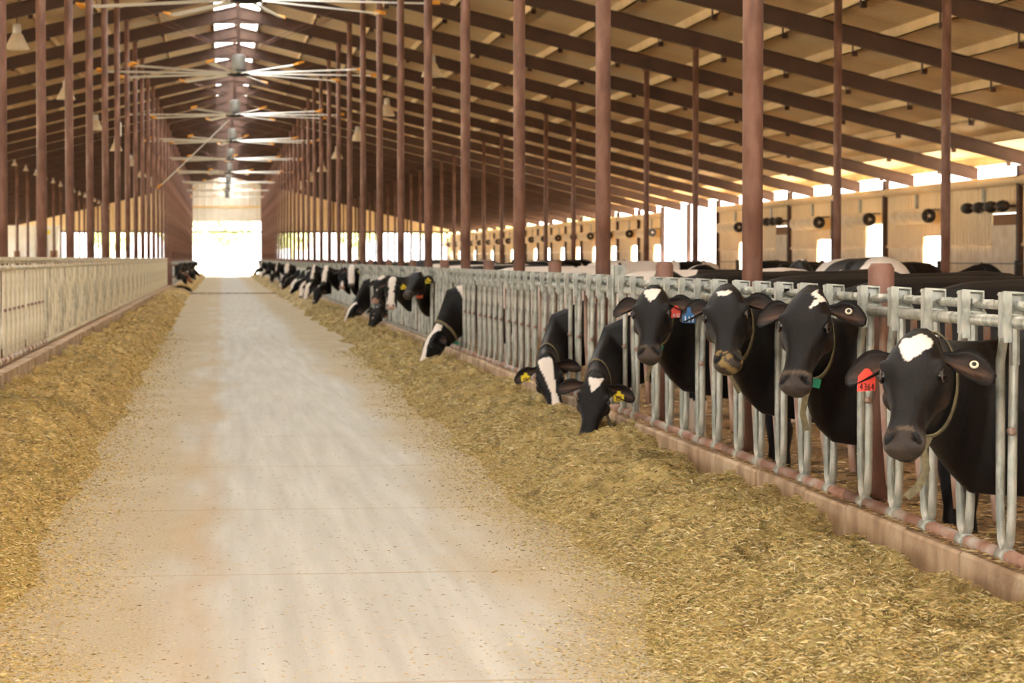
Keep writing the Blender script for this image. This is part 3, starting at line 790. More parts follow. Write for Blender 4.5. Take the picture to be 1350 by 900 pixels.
def cow_geometry(P, a, nh, fence_z=.90, voxel=.014, fence_hh=.33, standing=True, hs=1.0, rump_z=1.42):
    """cow facing -x with its neck crossing x=0; P poll, a poll-to-muzzle, nh rough face normal (all in cow space)"""
    a = vnorm(a); n = Vector(nh); n = (n - a*n.dot(a)).normalized(); l = n.cross(a).normalized()
    P = Vector(P); parts = []
    M = lambda A, L, N: P + (a*A + l*L + n*N)*hs
    parts.append(loft([(M(A, 0, 0), l*w*hs, n*max(t, .004)*hs if t > 0 else n*.004, -n*b*hs, 2.5 if A < .3 else 2.3) for A, w, t, b in HEAD], 20))
    # neck
    B0 = Vector((.62, 0, 1.0)); B1 = Vector((.02, 0, fence_z)); H = M(.05, 0, -.10)
    if (M(.05,0,-.2)-B1).length < .1: pass
    ctrl = B1 + Vector((-1, 0, (.25 if standing else -.75))).normalized()*((H-B1).length*.30)
    T0 = H - n*.16*hs*.9 - a*.04*hs
    hh0, hh1, hw0, hw1 = fence_hh, .150*hs, .120, .090*hs
    ups = []
    secs = [(B0, Vector((0,.20,0)), Vector((0,0,.34)), Vector((0,0,-.40)), 2.2), (Vector((.28,0,.5*(1.0+fence_z))), Vector((0,.155,0)), Vector((0,0,fence_hh*1.02)), Vector((0,0,-fence_hh*1.28)), 2.2)]
    N = 12; path = []
    for i in range(N+1):
        t = i/N; p = B1*(1-t)**2 + ctrl*2*t*(1-t) + H*t*t
        d = ((ctrl-B1)*(1-t) + (H-ctrl)*t).normalized()
        path.append((p, d, t))
    for p, d, t in path:
        ref = Vector((0,0,1))
        if not standing: ref = Vector((-.5, 0, 1)).lerp(n*1.0 + Vector((0,0,.2)), t)
        else: ref = Vector((0,0,1)).lerp(n*.6+Vector((0,0,1)), t*.6)
        s = d.cross(ref).normalized(); up = s.cross(d).normalized()
        tt = t**.78
        hh = hh0*(1-tt)+hh1*tt; hw = hw0*(1-tt)+hw1*tt
        if t == 0: s = Vector((0,1,0)) if s.y > 0 else Vector((0,-1,0))
        ups.append((p, s*hw, up*hh, d))
        secs.append((p, s*hw, up*hh, -up*hh*1.02, 2.1))
    # keep ring orientation consistent
    if secs[2][1].y < 0: secs = [secs[0], secs[1]] + [(c, -u, v, w, e) for c, u, v, w, e in secs[2:]]
    parts.append(loft(secs, 18))
    # skull back bridge to the neck
    parts.append(loft([(M(-.03,0,-.10), l*.07*hs, n*.07*hs, -n*.06*hs, 2), (M(.12,0,-.12), l*.11*hs, n*.1*hs, -n*.085*hs, 2)], 14))
    # trunk
    z = rump_z
    tr = [(.34,1.0,.13,.27),(.42,.97,.2,.36),(.62,.95,.265,.43),(.85,.935,.31,.46),(1.15,.92,.345,.48),(1.45,.92,.36,.48),(1.75,.95,.35,.455),(2.0,1.0,.32,.41),(2.2,1.05,.27,.34),(2.32,1.08,.19,.26),(2.38,1.1,.09,.14)]
    parts.append(loft([(Vector((x, 0, zz + (z-1.42)*.8)), Vector((0,w,0)), Vector((0,0,h+(.0 if x<1.9 else .01))), Vector((0,0,-h)), 2.3) for x, zz, w, h in tr], 22))
    # hips, spine ridge, pins
    for s in (-1, 1):
        parts.append(loft([(Vector((1.85,s*.20,z-.10)), Vector((.07,0,0)), Vector((0,0,.06)), Vector((0,0,-.08)), 2),(Vector((1.86,s*.27,z-.12)), Vector((.045,0,0)), Vector((0,0,.04)), Vector((0,0,-.06)), 2)], 10))
        fl = [(.60,.17,.85,.11,.13),(.60,.17,.62,.075,.085),(.585,.17,.42,.05,.055),(.60,.17,.36,.052,.058),(.60,.17,.22,.034,.036),(.60,.17,.10,.04,.045),(.585,.17,.045,.055,.062),(.57,.17,.0,.06,.075)]
        parts.append(loft([(Vector((x, s*y, zz)), Vector((0,wy,0)), Vector((-wx,0,0)), Vector((wx,0,0)), 2) for x, y, zz, wy, wx in fl], 12))
        hl = [(2.02,.20,1.05,.13,.25),(1.98,.21,.82,.115,.19),(2.06,.20,.64,.07,.10),(2.17,.19,.50,.048,.065),(2.16,.19,.42,.042,.055),(2.10,.19,.24,.034,.038),(2.06,.19,.11,.042,.046),(2.03,.19,.045,.055,.065),(2.01,.19,.0,.062,.08)]
        parts.append(loft([(Vector((x, s*y, zz)), Vector((0,wy,0)), Vector((-wx,0,0)), Vector((wx,0,0)), 2) for x, y, zz, wy, wx in hl], 12))
    parts.append(loft([(Vector((1.95,0,.72)), Vector((0,.16,0)), Vector((-.2,0,0)), Vector((.16,0,0)), 2),(Vector((1.95,0,.52)), Vector((0,.13,0)), Vector((-.14,0,0)), Vector((.12,0,0)), 2)], 14))
    # tail
    tm = MB().tube([(2.36,0,z-.22),(2.44,0,z-.42),(2.43,0,z-.75),(2.42,0,z-1.0),(2.42,0,z-1.2)], [.035,.028,.02,.035,.015], 8)
    parts.append(([Vector(v) for v in tm.v], tm.f))
    # brow ridges and cheeks
    for s in (-1, 1):
        for A, L, N_, r_ in ((.172,.100,.034,.030),(.22,.078,-.085,.055),(.518,.046,.010,.029)):
            sp = MB().lathe([(r_*math.sin(q*math.pi/6)*hs+.0005, -r_*math.cos(q*math.pi/6)*hs) for q in range(7)], M(A, s*L, N_), 10)
            parts.append(([Vector(v) for v in sp.v], sp.f))
    me = bpy.data.meshes.new('tmp'); V = []; Fc = []
    for v, f in parts:
        o = len(V); V += [tuple(q) for q in v]; Fc += [tuple(i+o for i in g) for g in f]
    me.from_pydata(V, [], Fc); me.update()
    bm = bmesh.new(); bm.from_mesh(me)
    bmesh.ops.recalc_face_normals(bm, faces=bm.faces); bm.to_mesh(me); bm.free()
    ob = bpy.data.objects.new('tmp', me); COL.objects.link(ob)
    r_ = ob.modifiers.new('r', 'REMESH'); r_.mode = 'VOXEL'; r_.voxel_size = voxel
    s_ = ob.modifiers.new('s', 'SMOOTH'); s_.factor = .5; s_.iterations = max(2, int(.05/voxel))
    dg = bpy.context.evaluated_depsgraph_get(); em = bpy.data.meshes.new_from_object(ob.evaluated_get(dg))
    bpy.data.objects.remove(ob)
    g = CowGeo(); g.me = em; g.P, g.a, g.n, g.l, g.hs, g.M = P, a, n, l, hs, M; g.neck = ups; g.path = path
    return g
def inpoly(x, y, poly):
    ins = np.zeros(len(x), bool); j = len(poly)-1
    for i in range(len(poly)):
        xi, yi = poly[i]; xj, yj = poly[j]
        c = ((yi > y) != (yj > y)) & (x < (xj-xi)*(y-yi)/((yj-yi) or 1e-9)+xi)
        ins ^= c; j = i
    return ins
BLK = np.array(lin(15,12,12)[:3]); WHT = np.array(lin(236,226,216)[:3])
def paint(g, me, patches=(), body=None, blaze=None, muzzle='dark', seed=0, sculpt=True, neck=None, brown=.0, feed=0):
    n = len(me.vertices); co = np.empty(n*3, np.float32); me.vertices.foreach_get('co', co); co = co.reshape(-1,3).astype(float)
    R = co - np.array(g.P); A = R@np.array(g.a)/g.hs; L = R@np.array(g.l)/g.hs; N = R@np.array(g.n)/g.hs
    head = (A > -.12) & (A < .6) & (np.abs(L) < .17) & (N > -.24) & (N < .12)
    if sculpt:
        na, ll, nn = np.array(g.a), np.array(g.l), np.array(g.n)
        for s in (-1, 1):
            d = np.sqrt((A-.507)**2*.6 + (L-s*(.050+(A-.507)*.5))**2 + (N-.030)**2*.4); w = np.exp(-(d/.018)**2)*head
            co -= (na*.2+nn*.95)*.028*g.hs*w[:,None]
            d = np.sqrt(((A-.205)*.8)**2 + (L-s*.125)**2 + (N-.022)**2); w = np.exp(-(d/.026)**2)*head
            co -= ll*s*.014*g.hs*w[:,None]
        for s in (-1, 1):
            d = ((A-.33)/.07)**2 + ((L-s*.082)/.03)**2 + ((N-.005)/.05)**2; co -= ll*s*.013*g.hs*(np.exp(-d)*head)[:,None]
            d = ((A-.265)/.03)**2 + ((L-s*.10)/.03)**2 + ((N-.0)/.04)**2; co -= ll*s*.009*g.hs*(np.exp(-d)*head)[:,None]
            d = ((A-.185)/.035)**2 + ((L-s*.108)/.022)**2 + ((N-.05)/.018)**2; co += (ll*s*.008+nn*.007)*g.hs*(np.exp(-d)*head)[:,None]
        d = ((A-.13)/.07)**2 + (L/.04)**2; co -= nn*.007*g.hs*(np.exp(-d)*head*(N > 0))[:,None]
        # bridge of the nose hollow beside the nasal bone
        d = np.exp(-((N+.055)/.010)**2)*(A > .43)*(A < .57)*head
        cen = np.array(g.P)+np.outer(A*g.hs, na)-.04*nn
        v = co-cen; v /= (np.linalg.norm(v,axis=1)[:,None]+1e-6)
        co -= v*.008*d[:,None]
        me.vertices.foreach_set('co', co.astype(np.float32).ravel()); me.update()
    C = np.tile(BLK, (n,1))
    nz = fbm(co[:,0]*9+seed, co[:,1]*9+co[:,2]*7, 3); nz2 = fbm(co[:,1]*30+seed, co[:,2]*30+co[:,0]*22, 3)
    # browner on the sides of the face and neck
    br = np.array(lin(74,54,40)[:3]); w = np.clip(brown*(.6+nz*1.4)*np.clip((-N-.02)*10, 0, 1), 0, 1)*head; C = C*(1-w[:,None])+br*w[:,None]
    if body is not None:
        th, sc = body
        f = fbm(co[:,0]*sc+seed*3.1, co[:,2]*sc*.8+co[:,1]*sc*.7+seed, 3)*2
        wm = (f > th) & ~head & (co[:,0] > .3+nz*.3); C[wm] = WHT
        leg = (co[:,2] < .38) & (co[:,0] > .3); C[leg] = WHT
    if neck: 
        for poly in neck:
            wm = inpoly(co[:,0], co[:,2], poly); C[wm & ~head] = WHT
    if blaze:
        # half width of the blaze as a function of A
        xs, ws = zip(*blaze); hw = np.interp(A, xs, ws) + nz2*.02
        wm = head & (np.abs(L + nz*.02) < hw) & (N > -.035 - (A > .44)*.06); C[wm] = WHT
    for poly in patches:
        wm = inpoly(L+nz2*.012, A+nz2*.012, poly) & head & (N > -.05); C[wm] = WHT
    mz = head & (A > .455) & (N > -.08)
    if muzzle == 'dark':
        w = np.clip((A-.45)*18, 0, 1)*mz; c = np.array(lin(62,54,49)[:3]); C = C*(1-w[:,None])+c*w[:,None]
        rim = mz & (A > .462) & (A < .482) & (N > .01) & (nz2*3+nz > .0); C[rim] = np.array(lin(86,74,60)[:3]); low = mz & (N < -.045); C[low] = np.array(lin(30,25,23)[:3])
    elif muzzle == 'pink':
        w = np.clip((A-.49)*18, 0, 1)*mz; c = np.array(lin(190,150,132)[:3]); C = C*(1-w[:,None])+c*w[:,None]
    C *= (1 + np.clip(nz2*1.2+nz*1.5, -.4, .9)[:,None]*(C.mean(1) < .05)[:,None])
    if feed:
        if feed == 1: wm = head & (np.sqrt((A-.515)**2+(L-.070)**2+(N-.01)**2) + nz2*.02 < .020)
        elif feed == 2: wm = mz & (N < -.035) & (nz2*2 > -.1) & (A > .5)
        else: wm = mz & (nz2*3.5 + nz > .05); C[wm] = np.array(lin(136,114,72)[:3])
    for s in (-1, 1):
        d = np.sqrt((A-.507)**2*.6 + (L-s*(.050+(A-.507)*.5))**2 + (N-.030)**2*.4); C[(d < .019) & head] = np.array(lin(7,5,5)[:3])
        d = np.sqrt(((A-.205)*.9)**2 + (np.abs(L)-.12)**2*.3 + (N-.022)**2); w = (np.clip(1-d/.045, 0, 1)*.6*head)[:,None]; C = C*(1-w)+np.array(lin(18,14,13)[:3])*w
    C = np.concatenate([C, np.ones((n,1))], 1)
    if 'Col' in me.color_attributes: me.color_attributes.remove(me.color_attributes['Col'])
    at = me.color_attributes.new('Col', 'FLOAT_COLOR', 'POINT'); at.data.foreach_set('color', C.astype(np.float32).ravel())
    me.materials.clear(); me.materials.append(COAT)
    me.polygons.foreach_set('use_smooth', np.ones(len(me.polygons), bool)); me.update()

def ear_mesh(g, s, droop=.1, fwd=.25, length=.205, wd=.062, roll=0, white=False):
    """cupped leaf-shaped ear; s=+1 on the +l side"""
    base = g.M(.055, s*.080, -.055)
    d = (g.l*s*1.0 + g.a*droop - g.n*.18 ).normalized()
    m = (g.n*1.0 + g.a*(fwd-.25)); m = (m-d*m.dot(d)).normalized(); w = d.cross(m).normalized()
    if w.dot(g.a) < 0: w = -w
    nu, nv = 14, 8; V = []; C = []
    for u in range(nu+1):
        U = u/nu; hw = wd*max(.45 if U < .35 else .06, math.sqrt(max(0, 1-((U-.58)/.435)**2)))
        for v in range(nv+1):
            q = v/nv*2-1
            cup = .034*(q*q)*math.sin(math.pi*min(1, U+.08)) - .02*(1-q*q)*math.sin(math.pi*U)
            p = base + (d*(length*U) + w*hw*q + m*cup + g.a*.03*U*U)*g.hs
            V.append(tuple(p))
            inner = max(0, 1-abs(q)*1.25)*math.sin(math.pi*U)**.8
            st = .5+.5*math.sin(q*9+U*3)
            c = BLK*(1-.65*inner) + np.array(lin(120,90,72)[:3])*.65*inner*(.35+.65*st)
            if white: c = WHT*.8
            C.append((*c, 1))
    fr = len(V); th = m*(-.008)
    for i in range(fr): V.append(tuple(Vector(V[i])+th)); C.append((*BLK, 1))
    Q = []
    for u in range(nu):
        for v in range(nv):
            a = u*(nv+1)+v; f = (a, a+1, a+nv+2, a+nv+1); Q.append(f); Q.append(tuple(i+fr for i in reversed(f)))
    for u in range(nu):
        a = u*(nv+1); Q.append((a, a+nv+1, a+nv+1+fr, a+fr)); a += nv; Q.append((a+nv+1, a, a+fr, a+nv+1+fr))
    for v in range(nv):
        a = nu*(nv+1)+v; Q.append((a, a+1, a+1+fr, a+fr))
    return fast_mesh('ear', V, Q, COAT, C, True), d, w, m, base
def prism(poly, o, ux, uy, n, th):
    o = Vector(o); vs = [o+ux*p[0]+uy*p[1] for p in poly]; k = len(vs)
    vs2 = [v+n*th for v in vs]
    return MB().add(vs+vs2, [tuple(range(k-1,-1,-1)), tuple(range(k, 2*k))] + [(i,(i+1)%k,(i+1)%k+k,i+k) for i in range(k)])
DIG = {'1': [(0,0,0,1)], '7': [(-.3,1,.3,1),(.3,1,-.05,0)], '4': [(.15,0,.15,1),(.15,1,-.3,.35),(-.3,.35,.3,.35)], '8': [(-.25,0,.25,0),(-.25,1,.25,1),(-.25,.5,.25,.5),(-.25,0,-.25,1),(.25,0,.25,1)],
       '6': [(.25,1,-.25,.6),(-.25,.6,-.25,0),(-.25,0,.25,0),(.25,0,.25,.5),(.25,.5,-.25,.5)], '0': [(-.25,0,.25,0),(-.25,1,.25,1),(-.25,0,-.25,1),(.25,0,.25,1)], '3': [(-.25,0,.25,0),(-.25,1,.25,1),(-.2,.5,.25,.5),(.25,0,.25,1)],
       '5': [(.25,1,-.25,1),(-.25,1,-.25,.5),(-.25,.5,.25,.5),(.25,.5,.25,0),(.25,0,-.25,0)]}
def ear_tag(cow, pos, kind, mat, text, ink, scale=1.0, face=None):
    """flat plastic tag hanging below pos; front faces down the alley"""
    R_ = Vector((1,0,0)); n = Vector((0,-1,0)) if face is None else vnorm(face)
    ux = Vector((0,0,1)).cross(n)*-1; ux = -ux if ux.x < 0 else ux; uy = Vector((0,0,1)); uy = (uy-n*uy.dot(n)).normalized()
    if kind == 'plain': poly = [(-.008,0),(.008,0),(.036,-.034),(.034,-.088),(-.04,-.092),(-.036,-.03)]
    elif kind == 'long': poly = [(-.008,0),(.008,0),(.012,-.028),(.036,-.045),(.036,-.085),(-.036,-.085),(-.036,-.045),(-.012,-.028)]
    else: poly = [(-.01,0),(.012,0),(.018,-.02),(.038,-.026),(.036,-.068),(-.034,-.07),(-.036,-.024),(-.014,-.018)]
    poly = [(x*scale, y*scale) for x, y in poly]
    t = prism(poly, pos, ux, uy, n, .003).build('ear_tag', mat, cow)
    if text:
        m_ = MB(); wch = .062*scale/len(text); h = .024*scale if kind != 'long' else .032*scale; yb = -.085*scale if kind == 'plain' else -.080*scale if kind == 'long' else -.062*scale
        for i, ch in enumerate(text):
            cx = (i-(len(text)-1)/2)*wch
            for x0, y0_, x1, y1_ in DIG[ch]:
                p0 = Vector(pos)+ux*(cx+x0*wch)+uy*(yb+y0_*h)+n*.0035; p1 = Vector(pos)+ux*(cx+x1*wch)+uy*(yb+y1_*h)+n*.0035
                m_.bar(p0, p1, .0055*scale, .002, n)
        m_.build('tag_number', ink, t)
    return t
def collar(g, cow, t=.72, w=.05, grow=1.06, mat=None):
    i = t*(len(g.neck)-1); i0 = int(i); f = i-i0; i1 = min(i0+1, len(g.neck)-1)
    p = g.neck[i0][0].lerp(g.neck[i1][0], f); u = g.neck[i0][1].lerp(g.neck[i1][1], f)*grow; v = g.neck[i0][2].lerp(g.neck[i1][2], f)*grow; d = g.neck[i0][3].lerp(g.neck[i1][3], f).normalized()
    n = 36; V = []; Fc = []
    for k in range(n):
        a = 2*math.pi*k/n; q = u*math.cos(a)+v*math.sin(a); qn = q.normalized()
        for e, o_ in ((-1,0),(1,0),(1,.005),(-1,.005)): V.append(p+q+qn*o_+d*e*w/2)
    for k in range(n):
        a = 4*k; b = 4*((k+1)%n)
        for e in range(4): Fc.append((a+e, a+(e+1)%4, b+(e+1)%4, b+e))
    MB().add(V, Fc).build('collar', mat or COLLAR, cow, True)
    return p, u, v, d
def strap(cow, pts, w=.028):
    m_ = MB(); pts = [Vector(p) for p in pts]; V = []; Fc = []
    for i, p in enumerate(pts):
        t = (pts[min(i+1,len(pts)-1)]-pts[max(i-1,0)]).normalized(); s = t.cross(Vector((0,1,0))).normalized(); q = Vector((0,.004,0))
        V += [p-s*w/2-q, p+s*w/2-q, p+s*w/2+q, p-s*w/2+q]
    for i in range(len(pts)-1):
        for e in range(4): Fc.append((4*i+e, 4*i+(e+1)%4, 4*i+4+(e+1)%4, 4*i+4+e))
    Fc += [(3,2,1,0), tuple(4*(len(pts)-1)+e for e in range(4))]
    m_.add(V, Fc).build('collar_strap', COLLAR, cow)
def finish(g, cow, droop=(.1,.1), eyes=True, ears=(True,True), **kw):
    res = []
    for i, s in enumerate((-1, 1)):
        if ears[i]:
            me, d, w, m_, b_ = ear_mesh(g, s, droop[i], **kw); link('ear', me, cow); res.append((b_, d, w, m_))
        else: res.append(None)
        if eyes:
            c = g.M(.205, s*.108, .026); r_ = .023*g.hs
            MB().lathe([(r_*math.sin(q*math.pi/8)+1e-4, -r_*math.cos(q*math.pi/8)) for q in range(9)], c, 14).build('eye', EYE, cow, True)
            # lids
            m2 = MB(); pts = []
            for q in range(13):
                an = 2*math.pi*q/12; pts.append(c + (g.a*math.cos(an)*1.15 + g.n*math.sin(an)*.85)*r_*1.05 + g.l*s*r_*.35)
            m2.tube(pts, .0045*g.hs, 6); o = m2.build('eyelid', LID, cow, True)
    return res

# near cows: (px poll), (px muzzle), neck crossing, pose
def posed(Yn, poll, muz, Yp, Ym, standing, nh, label, voxel, fz=.88, hh=.33, hs=1.0, rz=1.42):
    pw = pt(*poll, Yp); mw = pt(*muz, Ym); org = Vector((FX, Yn, 0))
    g = cow_geometry(pw-org, mw-pw, nh, fz, voxel, hh, standing, hs, rz)
    o = link('cow', g.me, None, org); o.data.name = 'cow'
    tag(o, label, 'cow', 'cows reaching through the right fence'); g.org = org
    return g, o
CAMN = lambda X, Y, up=.35, dx=0: Vector((-X*1.0+dx, -Y*1.0, Y*up))/Y
# --- cow 1, nearest
g, c1 = posed(9.90, (1212,447), (1191,600), 9.15, 8.80, True, (-.52,-1,.42), 'nearest black cow at the right edge, big white forehead patch, red ear tag', .011, fz=.86, hh=.34)
paint(g, g.me, patches=[[(-.055,.035),(-.02,.033),(.015,.0),(.07,.05),(.066,.085),(.03,.13),(-.015,.165),(-.038,.145),(-.06,.08)]], body=None, seed=1, brown=.6, feed=1)
ea = finish(g, c1, (.16,.20), length=.215, wd=.066)
org = g.org; b_, d, w, m_ = ea[0]
ear_tag(c1, b_+d*.115+m_*.03+g.a*.03, 'plain', REDT, '4364', INKD, .95)
b_, d, w, m_ = ea[1]; pp = b_+d*.13+m_*.012
MB().tube([pp+m_*.0, pp+m_*.008], .017, 16).build('ring_tag', RING, c1, True); MB().tube([pp+m_*.006, pp+m_*.011], .009, 12).build('ring_hole', BLACK, c1, True)
p, u, v, dd = collar(g, c1, .70)
q = p - v*1.0; strap(c1, [q, q+Vector((-.03,-.02,-.05)), q+Vector((-.02,-.03,-.13)), q+Vector((-.05,-.03,-.20)), q+Vector((-.10,-.03,-.24))], .032)
# --- cow 2
g, c2 = posed(12.2, (1069,388), (1047,520), 11.55, 11.25, True, (-.48,-1,.32), 'black cow second from the right, jagged white forehead mark and green collar buckle', .011, fz=.90, hh=.34)
paint(g, g.me, patches=[[(.02,.0),(.035,-.01),(.05,.025),(.09,.05),(.06,.085),(.04,.12),(.02,.135),(.03,.085),(.045,.06),(.02,.04)]], seed=2, brown=.6, feed=2)
ea = finish(g, c2, (.10,.0), length=.19, wd=.062)
b_, d, w, m_ = ea[1]; pp = b_+d*.10+m_*.012
MB().tube([pp, pp+m_*.008], .017, 16).build('ring_tag', RING, c2, True); MB().tube([pp+m_*.006, pp+m_*.011], .009, 12).build('ring_hole', BLACK, c2, True)
def buckle(g, cow, t=.72, mat=GREEN, s=1.0, off=(0,0,0)):
    p, u, v, dd = collar(g, cow, t); q = p - v*1.05 + u*.1 + Vector(off)
    MB().bar(q+Vector((-.045*s,0,.01)), q+Vector((.045*s,0,-.012)), .04*s, .045*s).build('collar_buckle', mat, cow)
    return q
q = buckle(g, c2); strap(c2, [q, q+Vector((-.03,-.01,-.08)), q+Vector((-.04,-.01,-.16)), q+Vector((-.02,-.01,-.24))], .03)
# --- cow 3
g, c3 = posed(13.86, (957,384), (960,479), 13.15, 12.80, True, (-.34,-1,.36), 'third black cow from the right, small white forehead spot and blue ear tag', .011, fz=.93, hh=.33)
paint(g, g.me, patches=[[(-.045,.05),(-.02,.04),(.0,.048),(.02,.04),(.042,.055),(.03,.08),(.0,.088),(-.035,.08)]], seed=3, brown=.7, feed=3)
ea = finish(g, c3, (-.05,-.05), length=.19, wd=.062)
b_, d, w, m_ = ea[0]; ear_tag(c3, b_+d*.125+m_*.035+Vector((0,0,.0)), 'long', BLUET, '117', INKW, 1.0)
p, u, v, dd = collar(g, c3, .72); q = p-v; strap(c3, [q, q+Vector((-.02,-.03,-.06)), q+Vector((.03,-.03,-.16))], .02)
# --- cow 4
g, c4 = posed(16.3, (861,384), (856,475), 15.5, 15.15, True, (-.34,-1,.36), 'black cow fourth from the right, white heart-shaped forehead patch and green buckle', .011, fz=.93, hh=.33)
paint(g, g.me, patches=[[(-.052,.015),(.0,.012),(.055,.01),(.055,.05),(.03,.10),(.0,.14),(-.03,.10),(-.05,.06)]], seed=4, brown=.8)
ea = finish(g, c4, (.02,.05), length=.19, wd=.062)
b_, d, w, m_ = ea[1]; ear_tag(c4, b_+d*.06+m_*.03-Vector((0,0,.03)), 'plain', REDT, '40', INKW, .85)
q = buckle(g, c4, .80); strap(c4, [q, q+Vector((-.02,0,-.10)), q+Vector((-.06,0,-.22))], .022)
# --- cow 5 and 6, eating head down
g, c5 = posed(19.22, (787,497), (775,583), 18.35, 18.15, False, (-.2,-1,.35), 'black cow eating head down, white triangle on its forehead, yellow tag', .012, fz=.74, hh=.28)
paint(g, g.me, patches=[[(-.06,.02),(.0,.03),(.06,.015),(.05,.06),(.02,.11),(-.015,.15),(-.04,.10)]], body=(.22,1.1), seed=5, brown=.9)
ea = finish(g, c5, (.10,.12), length=.225, wd=.058)
b_, d, w, m_ = ea[1]; ear_tag(c5, b_+d*.09+m_*.03+Vector((0,0,-.01)), 'drop', YELT, '8', INKD, 1.1)
p, u, v, dd = collar(g, c5, .80); q = g.M(.22,.10,-.20); strap(c5, [p-v*.9+u*.6, q, q+Vector((.03,-.02,-.1)), q+Vector((.0,-.02,-.17))], .024)
g, c6 = posed(22.3, (719,474), (735,545), 21.45, 21.25, False, (-.12,-1,.4), 'black cow eating head down, long white blaze to its pink nose', .013, fz=.76, hh=.29)
paint(g, g.me, patches=[[(-.075,.0),(.04,-.01),(.055,.02),(.04,.12),(.035,.22),(.03,.36),(.05,.46),(.06,.6),(-.06,.6),(-.04,.46),(-.015,.34),(-.04,.22),(-.065,.1)]], body=(-.02,1.3), seed=6, brown=.6, muzzle='pink')
ea = finish(g, c6, (.12,.1), length=.225, wd=.058)
b_, d, w, m_ = ea[0]; ear_tag(c6, b_+d*.11+m_*.03, 'drop', YELT, '6', INKD, 1.1)
collar(g, c6, .80)
# --- cow 7, profile
g, c7 = posed(32.4, (575,438), (556,481), 32.1, 32.0, False, (-1,-.35,.3), 'cow eating head down in profile, white blaze, white mark on top of its neck', .016, fz=.80, hh=.36)
paint(g, g.me, blaze=[(-.1,.05),(.1,.055),(.25,.05),(.4,.075),(.6,.12)], body=(-.1,1.2), seed=7, muzzle='pink', neck=[[(-.02,1.45),(.10,1.0),(.02,.98),(-.10,1.18)]])
finish(g, c7, (.25,.2), length=.17, wd=.05); buckle(g, c7, .8)
# --- cow 8 .. 14
spec = [
 (37.3, (551,360), (538,388), 36.6, 36.25, True, (-.55,-1,.35), 'black cow with raised head, yellow tag and orange collar buckle', [(-.1,.05),(.03,.045),(.05,0)], 'dark', YELT, ORNT, (.3,1.2)),
 (41.0, (518,368), (515,403), 40.3, 40.05, True, (-.2,-1,.35), 'white-faced cow with head up, white face from poll to pink nose, yellow ear tag', [(-.1,.07),(.1,.06),(.25,.04),(.4,.055),(.6,.12)], 'pink', YELT, None, (.0,1.2)),
 (44.2, (504,366), (495,394), 43.5, 43.2, True, (-.5,-1,.35), 'cow with raised head half hidden behind the white-faced cow', [(-.1,.07),(.08,.05),(.12,0)], 'pink', None, None, (.1,1.2)),
 (47.4, (500,404), (488,431), 46.7, 46.5, False, (-.6,-1,.4), 'all-black cow eating head down below the white-faced cow, orange tag', [(-.1,0)], 'dark', None, ORNT, (.2,1.2)),
 (52.2, (467,403), (455,426), 51.7, 51.6, False, (-1,-.6,.3), 'cow eating head down, narrow white blaze, beyond the all-black one', [(-.1,.03),(.2,.04),(.4,.03),(.5,0)], 'dark', None, None, (.2,1.2)),
 (56.6, (464,351), (463,379), 55.9, 55.6, True, (-.2,-1,.35), 'small distant cow with broad white face and yellow ear tag', [(-.1,.08),(.2,.07),(.4,.08),(.6,.1)], 'dark', YELT, None, (.0,1.2)),
 (60.4, (453,353), (451,379), 59.7, 59.45, True, (-.2,-1,.35), 'small distant black-faced cow with white snip above its nose', [(-.1,.03),(.02,0),(.36,0),(.42,.03),(.5,.04)], 'pink', None, None, (.2,1.2)),
]
for i, (Yn, pl, mz, Yp, Ym, stand, nh, lab, bl, mu, tg, bk, bd) in enumerate(spec):
    g, o = posed(Yn, pl, mz, Yp, Ym, stand, nh, lab, .02, fz=.92 if stand else .78, hh=.31)
    paint(g, g.me, blaze=bl, body=bd, seed=10+i, muzzle=mu, sculpt=False)
    ea = finish(g, o, (.12,.12), eyes=False, length=.19, wd=.056)
    if tg:
        b_, d, w, m_ = ea[1]; ear_tag(o, b_+d*.09+m_*.03, 'drop', tg, None, None, 1.25)
    if bk:
        p, u, v, dd = collar(g, o, .8); q = p-v*.95; MB().bar(q-Vector((.04,0,0)), q+Vector((.05,0,0)), .05, .05).build('collar_buckle', bk, o)
# --- far cows share a few bodies
def far_geo(P, a, nh, stand): return cow_geometry(P, a, nh, .92 if stand else .78, .034, .31, stand)
base = {'up': far_geo((-.38,-.6,1.28), (-.12,-.35,-.62), (-.2,-1,.35), True), 'down': far_geo((-.40,-.5,.68), (-.2,-.2,-.75), (-.6,-1,.3), False),
        'side': far_geo((-.45,-.25,.72), (-.5,-.1,-.7), (-1,-.4,.3), False)}
far = [(66,'up','white blaze and dark cheeks'),(70.5,'down','black, muzzle in the hay'),(74.5,'up','narrow white blaze, looking out'),(78.5,'down','white left cheek, nose in the hay'),(83,'down','half white face, nose in hay'),
       (87,'side','dark head slanting down to the left'),(93,'down','mostly white face, eating'),(99,'side','black head, eating'),(104,'up','black head raised'),(112,'down','dark head, eating'),(123,'up',''),(133,'down',''),(144,'up',''),(156,'side',''),(170,'up',''),(186,'side','')]
blz = {0:[(-.1,.05),(.6,.07)],1:[(-.1,0)],2:[(-.1,.03),(.6,.06)],3:[(-.1,.05),(.6,.1)],4:[(-.1,.09),(.6,.1)],6:[(-.1,.12),(.6,.14)]}
def far_cow(i, kind, loc, rz, lab, grp, bl, th, seed, tint=None):
    g = base[kind]; me = g.me.copy(); me.name = 'cow'; paint(g, me, blaze=bl, body=(th,1.2), seed=seed, sculpt=False, muzzle='pink' if i % 2 else 'dark')
    if tint:
        me.materials.clear(); me.materials.append(tint)
    o = link('cow', me, None, loc, (0,0,rz))
    for s in (-1, 1): link('ear', EARS[kind][0 if s < 0 else 1], o)
    tag(o, lab, 'cow', grp); return o
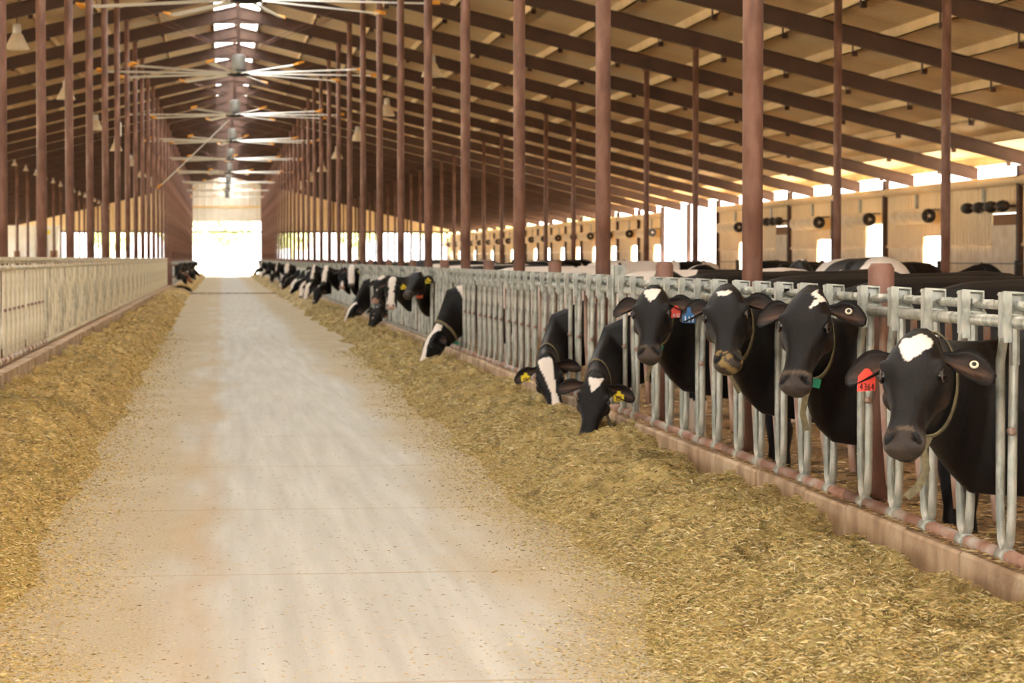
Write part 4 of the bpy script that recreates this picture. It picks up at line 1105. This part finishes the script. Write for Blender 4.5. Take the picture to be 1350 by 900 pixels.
EARS = {k: [ear_mesh(g, -1, .12, length=.18, wd=.055)[0], ear_mesh(g, 1, .12, length=.18, wd=.055)[0]] for k, g in base.items()}
def clear_of_posts(Y):
    q = (Y-15.2) % 3.05
    return Y + (.6-q if q < .6 else (2.35-q if q > 2.35 else 0))
for i, (Y, kind, d) in enumerate(far):
    Y = clear_of_posts(Y)
    lab = 'small distant cow at the right fence, %s' % d if d else '%s tiny cow on the right fence, counted from the bright door' % ORD[15-i].replace('nearest', 'first')
    far_cow(i, kind, (FX, Y, 0), 0, lab, 'distant cows on the right fence', blz.get(i, [[(-.1,.02),(.6,.03)],[(-.1,0)],[(-.1,.04),(.3,.01),(.6,.07)],[(-.1,.0),(.4,0),(.5,.06)],[(-.1,.10),(.6,.1)]][i*3 % 5]), random.uniform(-.15,.25), 30+i)
BROWN = vary(nmat('brown_coat', (.2,.1,.05,1), .6), [lin(120,72,44), lin(150,96,62)], nscale=3)
for i, Y in enumerate((114.5, 119, 123.5, 128, 134, 141, 149, 158, 169, 181)):
    Y = clear_of_posts(Y)
    far_cow(i, ('up','down','side')[i % 3], (LXF, Y, 0), math.pi, 'small brown cow among the black and white ones past the left gate post' if i == 2 else '%s small black and white cow feeding past the left gate post' % ORD[i], 'far left cows', [(-.1,.03),(.6,.05)], .1, 60+i, BROWN if i == 2 else None)
# --- cows standing loose in the right-hand pens
gs = cow_geometry((-.55,0,1.38), (-.6,0,-.5), (-.5,0,1), .98, .024, .30, True, 1.0, 1.45)
EARS['loose'] = [ear_mesh(gs, -1, .12)[0], ear_mesh(gs, 1, .12)[0]]; base['loose'] = gs
pen = [((6.1,24.9),-88,.02,'loose cow seen from behind, white streaks over its hips, above the nearest short post',1.07),
       ((8.9,30.0),170,.35,'black cow back in the pens right of the third thickest column',1.04),
       ((5.95,27.6),10,.3,'black curly-coated back just left of the thickest column',1.03),
       ((8.3,39.3),175,-.02,'white and black back behind the short post with the white hip',1.04),
       ((6.7,44.6),5,.2,'low black back beyond the white and black one',1.03),
       ((6.0,50.0),150,.3,'black cow standing deeper in the right pens',1.04),
       ((9.0,36.0),100,.0,'pale cow standing far back in the right pens before the bright opening',1.0),
       ((7.2,62.0),20,.0,'white-backed cow deep in the right pens',1.04),
       ((8.3,70.0),170,.2,'black cow deep in the right pens near the blurred columns',1.04),
       ((6.0,84.0),10,.2,'dark cow deep in the right pens, almost at the far wall',1.04),
       ((6.2,58.4),0,.1,'black and white cow waiting behind the right fence, middle distance',1.02)]
for i, ((x, y), rz, th, lab, sc) in enumerate(pen):
    o = far_cow(i, 'loose', (x, y, -.02), math.radians(rz), lab, 'cows in the right pens', [(-.1,.02),(.6,.03)], th, 80+i); o.scale = (sc,)*3
